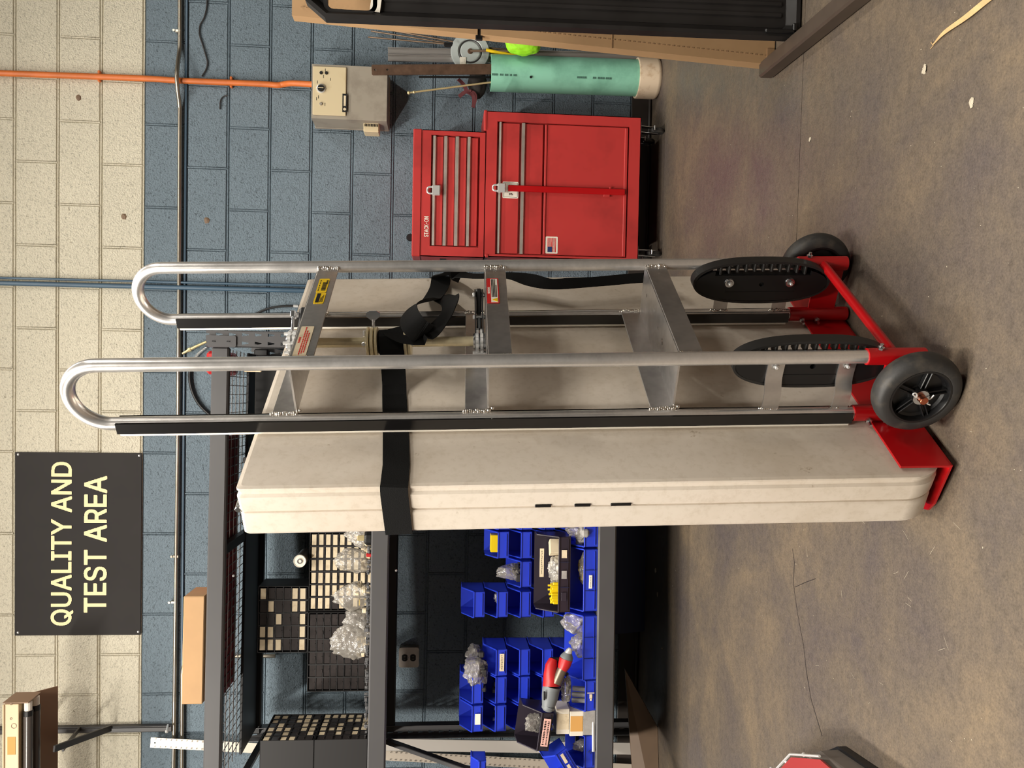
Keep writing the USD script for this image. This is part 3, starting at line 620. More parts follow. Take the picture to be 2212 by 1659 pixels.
part(ht, 'release_knob', G().box(k2+np.array([.045, -.03, -.018]), [.07, .03, .018], .006, rz(-.5)).lathe([(.0, .012), (.026, .01), (.03, 0), (.026, -.012), (0, -.013)], k2-[0, 0, .022], (0, 0, 1), 24), BLKP, 30, label='black grip of the upper ratchet')
for a in (0.4, 1.5, 2.6, 3.7, 4.8): part(ht, 'pin', G().cyl(k2+[.024*math.cos(a), .024*math.sin(a), -.016], k2+[.024*math.cos(a), .024*math.sin(a), .018], .004, 8), CHROME, 40)

# webbing strap
EN = np.array([0, 0, 1.0]); FT = .1699
A = [(.2228, .052, 1.183), (.205, .058, 1.182), (.19, .085, 1.18), (.175, .13, 1.1785), (.158, .160, 1.177), (.13, FT-.0012, 1.1755), (0, FT, 1.163), (-.12, FT, 1.1535), (-.182, FT, 1.153), (-.1885, .1725, 1.1535), (-.1897, .19, 1.154), (-.1897, .28, 1.1515), (-.1895, .2965, 1.151), (-.182, .2985, 1.151), (.2, .299, 1.14), (.72, .299, 1.10), (.7305, .296, 1.09), (.7305, .18, 1.085), (.728, .171, 1.085)]
st = part(ht, 'strap', G().ribbon(A, EN, .055, .0022), WEB, label='black webbing strap round the folded table')
part(st, 'strap_roll', G().lathe([(.012, -.029), (.0265, -.029), (.0275, -.026), (.0275, .026), (.0265, .029), (.012, .029)], [WS, WT, 1.1835], EN, 28), WEB, 30)
L0 = [(.729, .1695, 1.085), (.66, .1665, 1.088), (.57, .15, 1.10), (.47, .11, 1.106), (.39, .07, 1.116), (.315, .04, 1.132), (.25, .022, 1.142), (.20, .018, 1.134), (.185, .035, 1.115), (.20, .05, 1.10)]
w0 = [(0, 0, 1), (0, .1, 1), (.1, .2, 1), (.2, .3, .9), (.25, .45, .8), (.2, .6, .7), (0, .7, .7), (-.3, .6, .7), (-.4, .5, .7), (-.4, .3, .8)]
part(st, 'twisted_loop', G().ribbon(catmull(L0, 6), catmull(w0, 6), .055, .0022), WEB, 60)
L2 = [(.57, .15, 1.085), (.47, .105, 1.064), (.37, .055, 1.05), (.29, .032, 1.05), (.235, .04, 1.07), (.20, .052, 1.10), (.195, .056, 1.135), (.215, .056, 1.17), (.235, .057, 1.183)]
w2 = [(0, .2, 1), (.2, .4, .9), (.2, .6, .7), (.2, .6, .7), (0, .4, .8), (-.3, .2, .9), (-.3, .1, .9), (0, 0, 1), (0, 0, 1)]
part(st, 'twisted_loop', G().ribbon(catmull(L2, 6), catmull(w2, 6), .052, .0022), WEB, 60)
L1 = [(.729, .170, 1.09), (.69, .145, 1.075), (.64, .12, 1.045), (.60, .105, .985), (.592, .10, .90), (.57, .103, .84), (.548, .104, .79), (.55, .103, .73), (.562, .104, .65), (.575, .104, .58), (.583, .105, .535), (.59, .106, .5)]
w1 = [(0, .2, 1), (.3, .2, .9), (.6, .2, .6), (.8, .2, .2), (.85, .1, 0), (.8, -.3, 0), (.8, -.3, 0), (.8, -.4, 0), (.8, -.3, 0), (.9, -.2, 0), (.9, -.1, 0), (.9, 0, 0)]
part(st, 'strap_tail', G().ribbon(catmull(L1, 6), catmull(w1, 6), list(np.interp(np.linspace(0, 1, 67), [0, .3, .42, .55, .7, 1], [.055, .05, .045, .036, .032, .05])), .0022), WEB, 60)
part(st, 'tail_hook', G().box([.59, .106, .485], [.05, .006, .03], .002), ZINC)

# stair climbers
TCc, NC, HWc, HL = .0295, .277, .0575, .172
def oval(hw, hl):
    a = np.linspace(0, 2*np.pi, 80)[:-1]; e = 2.6
    pts = []
    for q in a:
        c, s_ = math.cos(q), math.sin(q); pts.append((hw*np.sign(s_)*abs(s_)**(2/2.1), (hl)*np.sign(c)*abs(c)**(2/e)))
    return Polygon(pts)
for s0, s1, outer in ((.0165, .047, -1), (Wd-.047, Wd-.0165, 1)):
    sm = (s0+s1)/2
    def XT(): return dict(ex=(0, 1, 0), ey=(0, 0, 1))
    plate = affinity.translate(oval(HWc-.009, HL-.012).buffer(-.0005), .003, 0)
    hole = Point(.0, .0).buffer(.006)
    body = oval(HWc-.011, HL-.014)
    cl = part(ht, 'stair_climber', G().ext(oval(HWc-.016, HL-.02).difference(sbox(-.06, -.2, -.024, .2)).difference(hole), s1-s0-.012, (s0+.006, TCc+.003, NC), **XT()), BLKP, 30, label='black oval stair climber runner')
    for sa in (s0, s1-.006):
        pl_ = oval(HWc-.0115, HL-.006).difference(sbox(-.06, -.12, -.024, .12)).difference(hole)
        part(cl, 'side_plate', G().ext(pl_, .006, (sa, TCc+.004, NC), **XT()), BLKP, 30)
    ring = oval(HWc, HL).difference(oval(HWc-.006, HL-.0075))
    part(cl, 'belt', G().ext(ring, s1-s0, (s0, TCc, NC), **XT()), RUBB, 30)
    for q in range(-5, 6):
        n_ = q*.0212; cc_ = (abs(n_)/HL)**1.3; he = HWc*max(1-cc_**2, .01)**.475
        part(cl, 'belt_tooth', G().box([sm, TCc-he+.017, NC+n_], [s1-s0-.004, .024, .0062], .0015), RUBB)
    # stamped recess lines, bolts, brackets
    fs = s0-.0002
    g = G()
    for a0, a1, b0, b1 in ((-.012, .026, -.088, -.086), (-.012, .026, .086, .088), (.024, .026, -.088, .088)): g.bx(fs-.0006, fs+.001, TCc+a0, TCc+a1, NC+b0, NC+b1)
    part(cl, 'stamped_rib', g, BLKP)
    for nn in (.359, .206):
        tb_ = TCc-.001
        bo = part(cl, 'bolt', G().lathe([(0, .004), (.011, .004), (.0125, .0), (.0125, -.001)], [s0, tb_, nn], (-1, 0, 0), 18).cyl([s0-.003, tb_, nn], [s0-.009, tb_, nn], .0072, 6, .001), ZINC, 20)
        part(bo, 'thread_end', G().cyl([s0-.008, tb_, nn], [s0-.014, tb_, nn], .004, 10, .001), CHROME, 30)
        sb = s0-.0025 if outer < 0 else s1+.0005; w0 = Wd if outer > 0 else 0.0
        g = G(); prof = [(sb, TCc-.012), (sb, TCc+.032), (w0-outer*.002, TCc+.064), (w0-outer*.001, Dp-.012)]
        q = [np.array([a, b, nn]) for a, b in prof]
        part(cl, 'bracket', g.ribbon(catmull([[a, b, nn-.002] for a, b in prof], 4), EN, .036, .004), ALUB, 30, label='bent aluminium bracket')
        part(cl, 'weld_bead', weld([w0-outer*.003, Dp-.013, nn], [0, 0, 1], .038, .0045), WELD, True)

# red lower frame
for s in (0.0, Wd):
    so = part(ht, 'socket', G().lathe([(RT_, .052), (.0175, .052), (.0182, .054), (.0182, .175), (.0176, .1765), (RT_, .1765)], [s, 0, 0], EN, 28), REDP, 30, label='red socket at the foot of the rear tube')
    part(so, 'bolt', G().cyl([s, -.017, .15], [s, -.024, .15], .0075, 6, .001).cyl([s, -.02, .15], [s, -.03, .15], .004, 8), ZINC)
    so = part(ht, 'socket', G().lathe([(RT_, .02), (.0175, .02), (.0182, .022), (.0182, .171), (.0176, .1725), (RT_, .1725)], [s, Dp, 0], EN, 28), REDP, 30, label='red socket at the foot of the front tube')
    sg = -1
    for nn in (.142, .103): part(so, 'bolt', G().cyl([s-.016, Dp+.006, nn], [s-.024, Dp+.007, nn], .0075, 6, .001).cyl([s-.022, Dp+.007, nn], [s-.036, Dp+.009, nn], .0035, 8), ZINC)
    part(ht, 'side_web', G().bx(s-.002, s+.002, .012, Dp-.012, .055, .125, .001), REDP)
    part(ht, 'axle_bracket', G().hull([[s+a, b, c] for a in (-.004, .004) for b, c in ((.012, .13), (.07, .13), (.065, .065), (.018, .065))]), REDP)
part(ht, 'brace_tube', G().cyl([.012, -.002, .115], [Wd-.012, -.002, .115], .011, 16), REDP, 40)
AX = np.array([0, .041, .0892])
zf = lambda s: (.0892+.0174*s+.0467*.041)/.9988
part(ht, 'axle', G().cyl([-.108, .041, zf(-.108)], [.004, .041, zf(0)], .0085, 16, .001).cyl([Wd-.004, .041, zf(Wd)], [Wd+.108, .041, zf(Wd+.1)], .0085, 16, .001), COPPER, 40)
# toe plate: wide back plate and foot
tp = part(ht, 'toe_plate', G().bx(-.166, Wd+.166, .1600, .1655, .022, .131, .0008).ext(Polygon([(-.166, .160), (-.158, .27), (-.147, .297), (-.135, .305), (Wd+.135, .305), (Wd+.147, .297), (Wd+.158, .27), (Wd+.166, .160)]), .0052, (0, 0, .0225), (1, 0, 0), (0, 1, 0)), REDP, label='wide red steel toe plate under the table')
# wheels
for s, d in ((-.0453, -1), (Wd+.0453, 1)):
    n0 = zf(s+d*.025); R = .0892; o = [s, .041, n0]; ax = (d, 0, 0)
    w = part(ht, 'wheel', G().lathe([(.062, .002), (.066, .0), (.076, .001), (.083, .005), (.0875, .012), (R, .022), (R, .028), (.0875, .038), (.083, .045), (.076, .049), (.066, .05), (.062, .048)], o, ax, 56, closed=True), RUB, 50)
    hub = part(w, 'hub', G().lathe([(.0625, .001), (.0625, .049), (.0585, .049), (.057, .046), (.055, .035), (.05, .031), (.022, .031), (.018, .033), (.0175, .046), (.009, .047), (.009, .004), (.018, .004), (.02, .016), (.05, .016), (.056, .004), (.0585, .001)], o, ax, 48, closed=True), BLKP, 30, label='black plastic hub with five ribs')
    _a, _b, _ = frame_z(ax)
    for q in range(5):
        t0 = q*2*np.pi/5+.5; rd = _a*math.cos(t0)+_b*math.sin(t0); tg = np.cross(ax, rd); R_ = np.stack([rd, tg, ax], 1)
        for e_ in (-.0045, .0045): part(hub, 'rib', G().box(np.array(o)+rd*.0365+tg*e_+np.array(ax)*.0365, [.042, .003, .012], .0012, R_), BLKP)
        part(hub, 'rib', G().box(np.array(o)+rd*.0365+np.array(ax)*.0335, [.042, .009, .006], .001, R_), BLKP)
    part(w, 'washer', G().lathe([(.0088, .048), (.0165, .048), (.0165, .0495), (.0088, .0495)], o, ax, 24, closed=True), ZINC, 30)
    c_ = np.array(o)+np.array(ax)*.0545
    part(w, 'hitch_pin', G().tube(catmull([c_+np.array(p) for p in ((0, .014, -.02), (0, .010, -.012), (0, .005, -.0115), (0, -.004, .0115), (0, -.008, .018), (0, -.013, .023), (0, -.016, .019), (0, -.011, .014), (0, -.004, .0115), (0, .0, -.013), (0, -.01, -.021))], 5), .0016, 6), CHROME, 40)

# ================================================================== FOLDED TABLE ON THE TRUCK
tb = thing('folding_table', 'large worn white plastic folding table strapped upright to the hand truck', 'table', M=TM)
ts0, ts1, tz0, tz1 = -.187, .728, .0295, 1.464
def corner(b, r): # rounded bottom corners, square top
    q = sbox(ts0+b, tz0+b, ts1-b, tz1-b); rr = max(r-b, .01)
    bot = q.buffer(-rr).buffer(rr, quad_segs=8); return bot.union(sbox(ts0+b, tz1-b-.3, ts1-b, tz1-b).buffer(-.008).buffer(.008, quad_segs=2))
def half(layers):
    g = G(); rings = []
    for b, t in layers:
        P = np.array(corner(0, .075).exterior.coords)[:-1]; c = np.array([(ts0+ts1)/2, (tz0+tz1)/2]); h = np.array([(ts1-ts0)/2, (tz1-tz0)/2])
        Q = c+(P-c)*(1-b/h); rings.append(np.column_stack([Q[:, 0], np.full(len(Q), t), Q[:, 1]]))
    m = len(rings[0]); V = np.vstack(rings); F = []
    for i in range(len(rings)-1):
        for k in range(m): F.append([i*m+k, i*m+(k+1) % m, (i+1)*m+(k+1) % m, (i+1)*m+k])
    g.add(V, F)
    for ring in (rings[0], rings[-1]): g.add(np.vstack([ring.mean(0), ring]), [[0, 1+k, 1+(k+1) % m] for k in range(m)])
    return g
part(tb, 'table_half', half([(.010, .1718), (.0022, .1735), (.0015, .177), (.004, .183), (.004, .188), (.0, .194), (.0005, .226), (.003, .2325), (.007, .2345)]), HDPE, 25)
hf = part(tb, 'table_half', half([(.007, .2350), (.003, .237), (.0005, .243), (.0, .286), (.003, .292), (.009, .2965)]), HDPE, 25)
for zc, hh in ((.858, .033), (.778, .033), (.700, .042)):
    part(hf, 'hand_slot', G().box([ts0-.0003, .229, zc], [.003, .007, hh], .001), BLACK)
for s in (ts0+.02, ts1-.05):
    part(tb, 'hinge', G().cyl([s-.01, .2345, tz1+.005], [s+.045, .2345, tz1+.005], .007, 12, .001).box([s+.017, .2345, tz1+.002], [.05, .022, .004], .001), ZINC, 30)

# ================================================================== STORAGE RACK (own frame: x along, y into the wall)
RR = np.stack([RX, RY, [0, 0, 1]], 1)
def RM(x=0, d=0, z=0): return rw(x, d, z)
rack = thing('storage_rack', 'dark grey steel storage rack with teardrop slotted posts against the block wall', 'rack', RO, PSI)
zt, zm, zb = (1.905, 1.972), (1.257, 1.329), (.326, .401)
XL, XR, DD = -1.87, .003, .82
def post(x, d, fw=.065):
    pl = sbox(-fw/2, 0, fw/2, 1.994)
    for k in range(39):
        for sgn in (-1, 1):
            z = .05+k*.0508; xx = sgn*.017
            pl = pl.difference(Polygon([(xx-.0065, z+.026), (xx+.0065, z+.026), (xx+.002, z), (xx-.002, z)]))
    g = G().ext(pl, -.003, (x, d-.0, 0), (1, 0, 0), (0, 0, 1))
    s = 1 if d < .3 else -1
    g.bx(x-fw/2, x-fw/2+.003, d, d+s*.05, 0, 1.994).bx(x+fw/2-.003, x+fw/2, d, d+s*.05, 0, 1.994)
    return part(rack, 'post', g, DSTEEL)
for x in (XL-.06, XR):
    post(x, 0.0)
post(XL+.0, DD); post(XR, DD)
for z0, z1 in (zt, zm, zb):
    g = G().bx(XL-.05, XR-.034, .002, .042, z0, z1, .006).bx(XL-.05, XR-.034, .01, .044, z1-.012, z1-.004, .002)
    bm = part(rack, 'front_beam', g, DSTEEL)
    pc = part(bm, 'end_plate', G().ext(rrect(XR-.034, z0-.03, XR+.012, z1+.015, .008), .004, (0, -.003, 0), (1, 0, 0), (0, 0, 1)), DSTEEL)
    for zz in (z0-.0, z1-.01): part(bm, 'plate_slot', G().box([XR-.012, -.0085, zz], [.004, .004, .012], .0005), BLACK)
    part(rack, 'rear_beam', G().bx(XL, XR, DD-.045, DD-.004, z0, z1, .006), BSTEEL)
for z0, z1 in (zt, zm, zb):
    for x in (-.86,): part(rack, 'deck_support', G().bx(x-.02, x+.02, .04, DD-.04, z1-.045, z1-.014, .003), BSTEEL)
# wire deck on top, boards on the two lower levels
g = G()
for q in range(45): g.tube([[XL+.03+q*.0395, .03, zt[1]-.002], [XL+.03+q*.0395, DD-.03, zt[1]-.002]], .0022, 5)
for q in range(8): g.tube([[XL, .05+q*.07, zt[1]-.006], [XR-.03, .05+q*.07, zt[1]-.006]], .0025, 5)
part(rack, 'wire_deck', g, WIRE, kind='stuff')
part(rack, 'rear_board', G().bx(XL+.03, XR-.035, .47, DD-.046, zt[0]+.02, zt[0]+.032, .002), BSTEEL)
part(rack, 'shelf_board', G().bx(XL-.04, XR-.035, .03, DD-.03, zm[1]-.012, zm[1]+.001, .002), BSTEEL)
part(rack, 'shelf_board', G().bx(XL-.04, XR-.035, .03, DD-.03, zb[1]-.012, zb[1]-.0005, .002), BSTEEL)
def rbar(g, p, q, w, t):
    return bar(g, np.array(p, float), np.array(q, float), w, t, (1, 0, 0))
part(rack, 'brace', rbar(G(), [XL+.0, .67, 1.29], [XL+.0, .06, .60], .02, .034), DSTEEL)
part(rack, 'brace', rbar(G(), [XL+.0, .78, 1.876], [XL+.0, .06, 1.89], .02, .03), BSTEEL)
part(rack, 'brace', rbar(G(), [XR, .78, 1.80], [XR, .06, 1.83], .02, .03), BSTEEL)
part(rack, 'brace', rbar(G(), [XR, .67, 1.29], [XR, .06, .60], .02, .034), DSTEEL)
for x, z in ((-.95, 1.90), (-.93, 1.25)):
    part(rack, 'screw', G().lathe([(0, .004), (.004, .003), (.006, 0)], [x, .05, z-.02], (0, -1, 0), 8), CHROME)
# dark red panels lying on the wire deck
rot = PSI
dk = thing('panel', 'stack of long dark red panels lying on the top wire deck of the rack', 'panels', rw(-.9, .28, zt[1]+.001), PSI)
for q in range(8):
    part(dk, 'plank', G().bx(-.62, .50, -.19+q*.054, -.141+q*.054, 0, .012, .002), DKRED)
one('shipping_box', G().box([0, 0, .0], [.43, .17, .082], .003, RR).xf(I3, rw(-1.245, .125, zt[1]+.058)), CARDB, 'flat tan cardboard box lying on the top of the rack', 'box')
one('tool_case', G().box([0, 0, 0], [.10, .22, .085], .012, RR).xf(I3, rw(-.085, .36, zt[1]+.045)), REDT, 'small red plastic case on top of the rack end behind the truck handle', 'case')
pb = thing('paint_brush', 'small brush with a black handle on the rack deck behind the near handle', 'brush', rw(-.11, .03, 1.80), PSI)
part(pb, 'handle', G().tube([[.0, 0, -.02], [.01, .02, -.10], [.012, .03, -.15]], [.008, .01, .006], 8), BLKP, 40)
part(pb, 'bristles', G().box([-.003, 0, .015], [.03, .012, .07], .004), CPAP)

# ---------------- drawer organizers
def organizer(name, label, cols, rows, loc, rot, pw, ph, depth, lab, z_extra=0.0, side=None):
    W_, H_ = cols*pw+.012, rows*ph+.012
    t = thing(name, label, 'organizer', loc, rot)
    g = G().bx(0, .004, 0, depth, 0, H_, .001).bx(W_-.004, W_, 0, depth, 0, H_, .001).bx(0, W_, 0, depth, 0, .004, .001).bx(0, W_, 0, depth, H_-.004, H_, .001).bx(0, W_, depth-.004, depth, 0, H_)
    for c in range(1, cols): g.bx(.006+c*pw-.0022, .006+c*pw+.0022, .001, depth-.004, .004, H_-.004)
    for r in range(1, rows): g.bx(.004, W_-.004, .002, depth-.004, .006+r*ph-.0015, .006+r*ph+.0015)
    part(t, 'case', g, ORG)
    if side: part(t, 'side_panel', G().bx(-.0025, 0.0005, .0, depth, 0.0, H_, .001), side, label='plain grey side panel')
    for r in range(rows):
        for c in range(cols):
            x0, z0 = .006+c*pw+.003, .006+r*ph+.002; w, h = pw-.006, ph-.004
            y = RNG.uniform(.002, .006)
            g = G().bx(x0, x0+w, y, y+.003, z0, z0+h).bx(x0, x0+w, y, depth-.01, z0, z0+.002).bx(x0+w*.35, x0+w*.65, y-.004, y, z0+.0005, z0+.005)
            d = part(t, 'drawer', g, DRW)
            L = lab(r, c)
            if L: part(d, 'paper_label', G().bx(x0+.002, x0+w-.002, y-.0012, y-.0002, z0+.006, z0+h-.0015), CPAP if L == 1 else YEL)
    return t
pw_, ph_ = .0548, .0300
fa = RNG.random((40, 40))
o = rk(797, 1320, .27); BX = o[0]; zs = zm[1]+.001
organizer('drawer_organizer', 'drawer organizer with cream labels behind the clear bags beside the white table', 6, 9, rw(BX, .27, zs), PSI, pw_, ph_, .16, lambda r, c: 1 if fa[r, c] < .93 else 0)
CX = rk(797, 1493, .27)[0]
organizer('drawer_organizer', 'dark drawer organizer without labels in the middle of the rack shelf', 6, 9, rw(CX, .27, zs), PSI, pw_, ph_, .16, lambda r, c: 0)
AX0 = rk(662, 1410, .27)[0]
pat = ['XX-..X', '-X...X', '..X..X', 'XX...X', 'XXX..X']
seq = {0: [1, 1, 1, 0, 0, 1], 1: [1, 1, 0, 0, 0, 1], 2: [0, 0, 1, 0, 0, 1], 3: [0, 1, 0, 0, 1, 1], 4: [1, 0, 0, 0, 1, 1]}
organizer('drawer_organizer', 'smaller drawer organizer with mixed labels standing on two other organizers', 5, 6, rw(AX0, .272, zs+9*ph_+.0125), PSI, pw_, ph_+.0035, .155, lambda r, c: seq[c][5-r])
for z, lab_, sd in ((zs, 'lower grey sided drawer organizer turned sideways at the rack end', 5), (zs+6*.0335+.0125, 'upper grey sided drawer organizer turned sideways on top of its twin', 9)):
    r2 = np.random.default_rng(sd); q = r2.random((6, 6))
    organizer('drawer_organizer', lab_, 6, 6, rw(-1.602, .02, z), PSI+math.pi/2, .0455, .0335, .17, lambda r, c, q=q: 1 if q[r, c] < (.78 if c > 0 else .4) else 0, side=None)
# a grey open frame hidden mostly by the table
gf = thing('parts_frame', 'grey open metal frame on the rack shelf right beside the white table edge', 'frame', rw(-.76, .22, zs), PSI)
part(gf, 'frame_bar', G().bx(-.012, .012, 0, .02, 0, .56, .002), GREYB); part(gf, 'frame_bar', G().bx(.25, .274, 0, .02, 0, .56, .002), GREYB)
for z in (.12, .30, .42): part(gf, 'cross_bar', G().bx(-.0, .26, .004, .016, z, z+.016, .002), GREYB)
for z in (.30, .42): part(gf, 'spacer', G().cyl([.004, -.012, z+.008], [.004, .0, z+.008], .011, 10, .002), GREYB, 30)
one('steel_cabinet', G().bx(-.70, -.05, .24, .56, 0, .52, .004).bx(-.695, -.055, .236, .241, .26, .262).xf(RR, rw(0, 0, zs)), BSTEEL, 'black steel cabinet on the rack shelf mostly hidden behind the white table', 'cabinet')
# aerosol can lying with its white end to the viewer
p = rk(652, 1207, .27); cn = thing('can', 'can with a round white end lying on the labelled drawer organizer', 'can', rw(p[0], .22, p[1]), PSI)
part(cn, 'can_body', G().lathe([(0, -.0), (.026, 0), (.027, .004), (.027, .15), (0, .15)], [0, .0, 0], (0, 1, 0), 28), TUBED, 30)
lid = part(cn, 'white_end', G().lathe([(0, .006), (.012, .006), (.0125, .003), (.022, .003), (.0255, .006), (.027, .003), (.027, -.002)], [0, -.001, 0], (0, -1, 0), 28), WPAP, 30)
part(lid, 'ring_pull', G().lathe([(.007, .0075), (.009, .0085), (.011, .0075), (.009, .0065)], [0, -.002, 0], (0, -1, 0), 18, closed=True), GREYB, 30)

# ---------------- crumpled clear bags
def bag(label, c, size, seed, group=None, fill=None, rot=0.0, sub=4, sharp=1.0):
    m = trimesh.creation.icosphere(sub, 1.0); v = np.asarray(m.vertices); r = np.random.default_rng(seed)
    rad = np.full(len(v), 1.25)
    for k in range(46):
        n = nrm(r.normal(size=3)); c_ = v@n; rad = np.minimum(rad, np.where(c_ > .15, r.uniform(.55, 1.0)/np.maximum(c_, .15), 9))
    rad *= 1+.22*(np.abs(meshkit.fbm(v*2.6+seed, 3, seed)-.5)*2-.3)
    q = v*rad[:, None]; top = v[:, 2] > .35
    q[:, 2] += np.where(top, .55*np.clip(v[:, 2]-.35, 0, 1)*(meshkit.noise(v*5+seed, seed)-.2), 0)
    q[:, 2] = np.where(q[:, 2] < -.62, -.62+.08*(q[:, 2]+.62), q[:, 2])
    q = q*np.asarray(size)/2; q[:, 2] -= q[:, 2].min()
    t = thing('plastic_bag', label, 'bag', c, rot, group)
    part(t, 'film', (q, np.asarray(m.faces)), POLY, 24)
    if fill is not None:
        g = G(); n, mt, sz = fill
        for k in range(n):
            p = r.normal(size=3)*np.array([.2, .2, .12])*np.asarray(size)*.8; p[2] = abs(p[2])+sz*.6
            g.box(p, np.array([sz*1.6, sz, sz])*r.uniform(.7, 1.2), sz*.2, rz(r.uniform(0, 3)))
        part(t, 'contents', g, mt, kind='stuff')
    return t
def rp(px, py, d, z): q = rk(px, py, d); return rw(q[0], d, z)
bag('clear bag of small parts leaning on the labelled organizer, nearest the white table', rp(775, 1152, .13, zs), (.16, .10, .16), 11, fill=(14, CPAP, .018), rot=PSI)
bag('tall crumpled clear bag in front of the labelled organizer', rp(755, 1210, .13, zs), (.15, .10, .21), 12, fill=(16, CPAP, .016), rot=PSI)
bag('crumpled clear bag between the labelled and the unlabelled organizer', rp(760, 1285, .12, zs), (.16, .11, .22), 13, fill=(10, CPAP, .018), rot=PSI)
bag('low crumpled clear bag just left of the tall pointed one on the rack shelf', rp(770, 1340, .12, zs), (.15, .10, .16), 14, fill=(8, WIRE, .014), rot=PSI)
bag('pointed clear bag slumped in front of the unlabelled organizer', rp(765, 1385, .11, zs), (.21, .11, .22), 15, fill=(12, CPAP, .014), rot=PSI)
p = rp(792, 1162, .07, zs)
fit = thing('fitting', 'black plastic fitting with brass nipple on the shelf beside the white table', 'fitting', p, PSI)
part(fit, 'cap', G().lathe([(0, 0), (.028, 0), (.03, .004), (.03, .022), (.024, .03), (0, .03)], (0, 0, 0), (0, 0, 1), 12), BLKP, 20); part(fit, 'nipple', G().cyl([0, 0, .03], [0, 0, .06], .012, 6, .002), BRASS)
bits = G(); r = np.random.default_rng(21)
for k in range(120):
    x = rk(797, r.uniform(1180, 1600), .05)[0]; bits.box(rw(x, r.uniform(.045, .075), zs+r.uniform(.0085, .013)), r.uniform(.004, .016, 3), .001, rz(r.uniform(0, 3)))
one('loose_hardware', bits, WIRE, 'scatter of loose shiny hardware along the front of the upper rack shelf', 'hardware', kind='stuff')
yb = rk(755, 1306, .2); one('yellow_card', G().box(rw(yb[0], .245, zs+.05), [.03, .004, .03], .001, RR), YEL, 'small yellow card in front of the labelled organizer', 'card')
rb = rk(795, 1200, .05); one('red_cap', G().cyl(rw(rb[0], .06, zs), rw(rb[0], .06, zs+.022), .008, 12, .002), REDT, 'tiny red cap on the shelf edge near the white table', 'cap')

# ---------------- blue stacking bins
def bin_mesh(w, h, dp, lip, th=.0028, slope=.34):
    """hopper front bin: front at y=0, open upper front"""
    prof = Polygon([(0.006, 0), (dp-.004, 0), (dp, h), (dp*.46, h), (0, lip)])
    g = G()
    for x in (-w/2, w/2-th): g.ext(prof, th, (x, 0, 0), (0, 1, 0), (0, 0, 1))
    g.bx(-w/2, w/2, .006, dp-.004, 0, th)
    g.hull([[x, y, z] for x in (-w/2, w/2) for y, z in ((.006, 0), (.0075, 0), (0, lip), (th, lip))])
    g.hull([[x, y, z] for x in (-w/2, w/2) for y, z in ((dp-.004, 0), (dp-.004-th, 0), (dp, h), (dp-th, h))])
    g.bx(-w/2-.003, -w/2+.003, dp*.46, dp, h-.004, h, .001).bx(w/2-.003, w/2+.003, dp*.46, dp, h-.004, h, .001).bx(-w/2, w/2, dp-.002, dp+.004, h-.006, h, .001)
    g.bx(-w/2, w/2, -.0035, .004, lip-.004, lip+.001, .001)
    for sx in (-1, 1): # rolled sloping edge
        p0 = np.array([sx*(w/2-.001), 0, lip]); p1 = np.array([sx*(w/2-.001), dp*.46, h-.002]); g.tube([p0, p1], .0032, 6)
    g.bx(-w/2+.008, w/2-.008, -.0005, .003, lip*.2, lip*.25)
    return g
BWD, BHT, BDP, BLIP = .111, .097, .185, .047
PIT = .0995; D0 = .17
ZROW = [.8575, .758, .6585, .559, .4595]
ri = one('riser_board', G().bx(-1.70, -.55, .17, .56, 0, .016, .002).bx(-1.68, -1.66, .19, .54, -.0405, 0).bx(-.60, -.58, .19, .54, -.0405, 0).xf(RR, rw(0, 0, ZROW[4]-.0165)), BSTEEL, 'dark riser board under the stacks of small blue bins', 'board')
cols = {7: (1521, 1583, [0, 1, 2, 3, 4]), 6: (1461, 1521, [0, 1, 2, 3, 4]), 5: (1402, 1461, [1, 2, 3, 4]), 4: (1276, 1336, [0, 1, 2, 3, 4]), 3: (1211, 1271, [2, 3, 4]), 2: (1148, 1208, [1, 2, 3, 4]), 1: (1086, 1146, [1, 2, 3, 4])}
ORD = {1: 'nearest', 2: 'second from', 3: 'third from', 4: 'fourth from', 5: 'fifth from', 6: 'sixth from', 7: 'seventh from'}
first = None; BINPOS = {}
RNM = ['topmost', 'second from the top', 'third from the top', 'fourth from the top', 'lowest']
for c in sorted(cols):
    ya, yb, rows = cols[c]; xc = rk(1100, (ya+yb)/2, D0)[0]
    colname = 'first column beside the white table' if c == 1 else f'{ORD[c].split()[0]} column from the white table'
    for i, r_ in enumerate(rows):
        loc = rw(xc, D0, ZROW[r_]); BINPOS[(c, r_)] = loc
        extra = {(2, 1): ' with a yellow block', (7, 0): ' with a cream label', (5, 1): ' with a torn cream label', (4, 1): ' with a small bag', (3, 2): ' under a clear bag', (6, 0): ' with a bag hanging in'}.get((c, r_), '')
        nm = RNM[i] if i < len(rows)-1 or c == 0 else 'lowest'
        lab = f'blue bin{extra}, {nm}, {colname}'.replace(', lowest', ', bottom one')
        if first is None:
            first = thing('stacking_bin', lab, 'bin', loc, PSI, 'small blue stacking bins on the lower rack shelf')
            part(first, 'bin_body', bin_mesh(BWD, BHT, BDP, BLIP), BINB)
        else: copy(first, lab, loc, PSI)
def card(label, loc, w, h, m=CPAP, tilt=0.0, marks=2, seed=0, rot=PSI):
    t = thing('label_card', label, 'label', loc, rot); r = np.random.default_rng(seed)
    part(t, 'card', G().box([0, 0, 0], [w, .0012, h], .0004), m); g = G()
    for k in range(marks):
        x = -w*.4
        while x < w*.38: L = r.uniform(.003, .007); g.box([x+L/2, -.0009, (k-(marks-1)/2)*h*.34+r.uniform(-.001, .001)], [L, .0006, h*.10]); x += L+.003
    if marks: part(t, 'handwriting', g, BLACK)
    return t
def on_lip(c, r_, dx, dz): return BINPOS[(c, r_)]+RX*dx+np.array([0, 0, dz])-RY*.0028
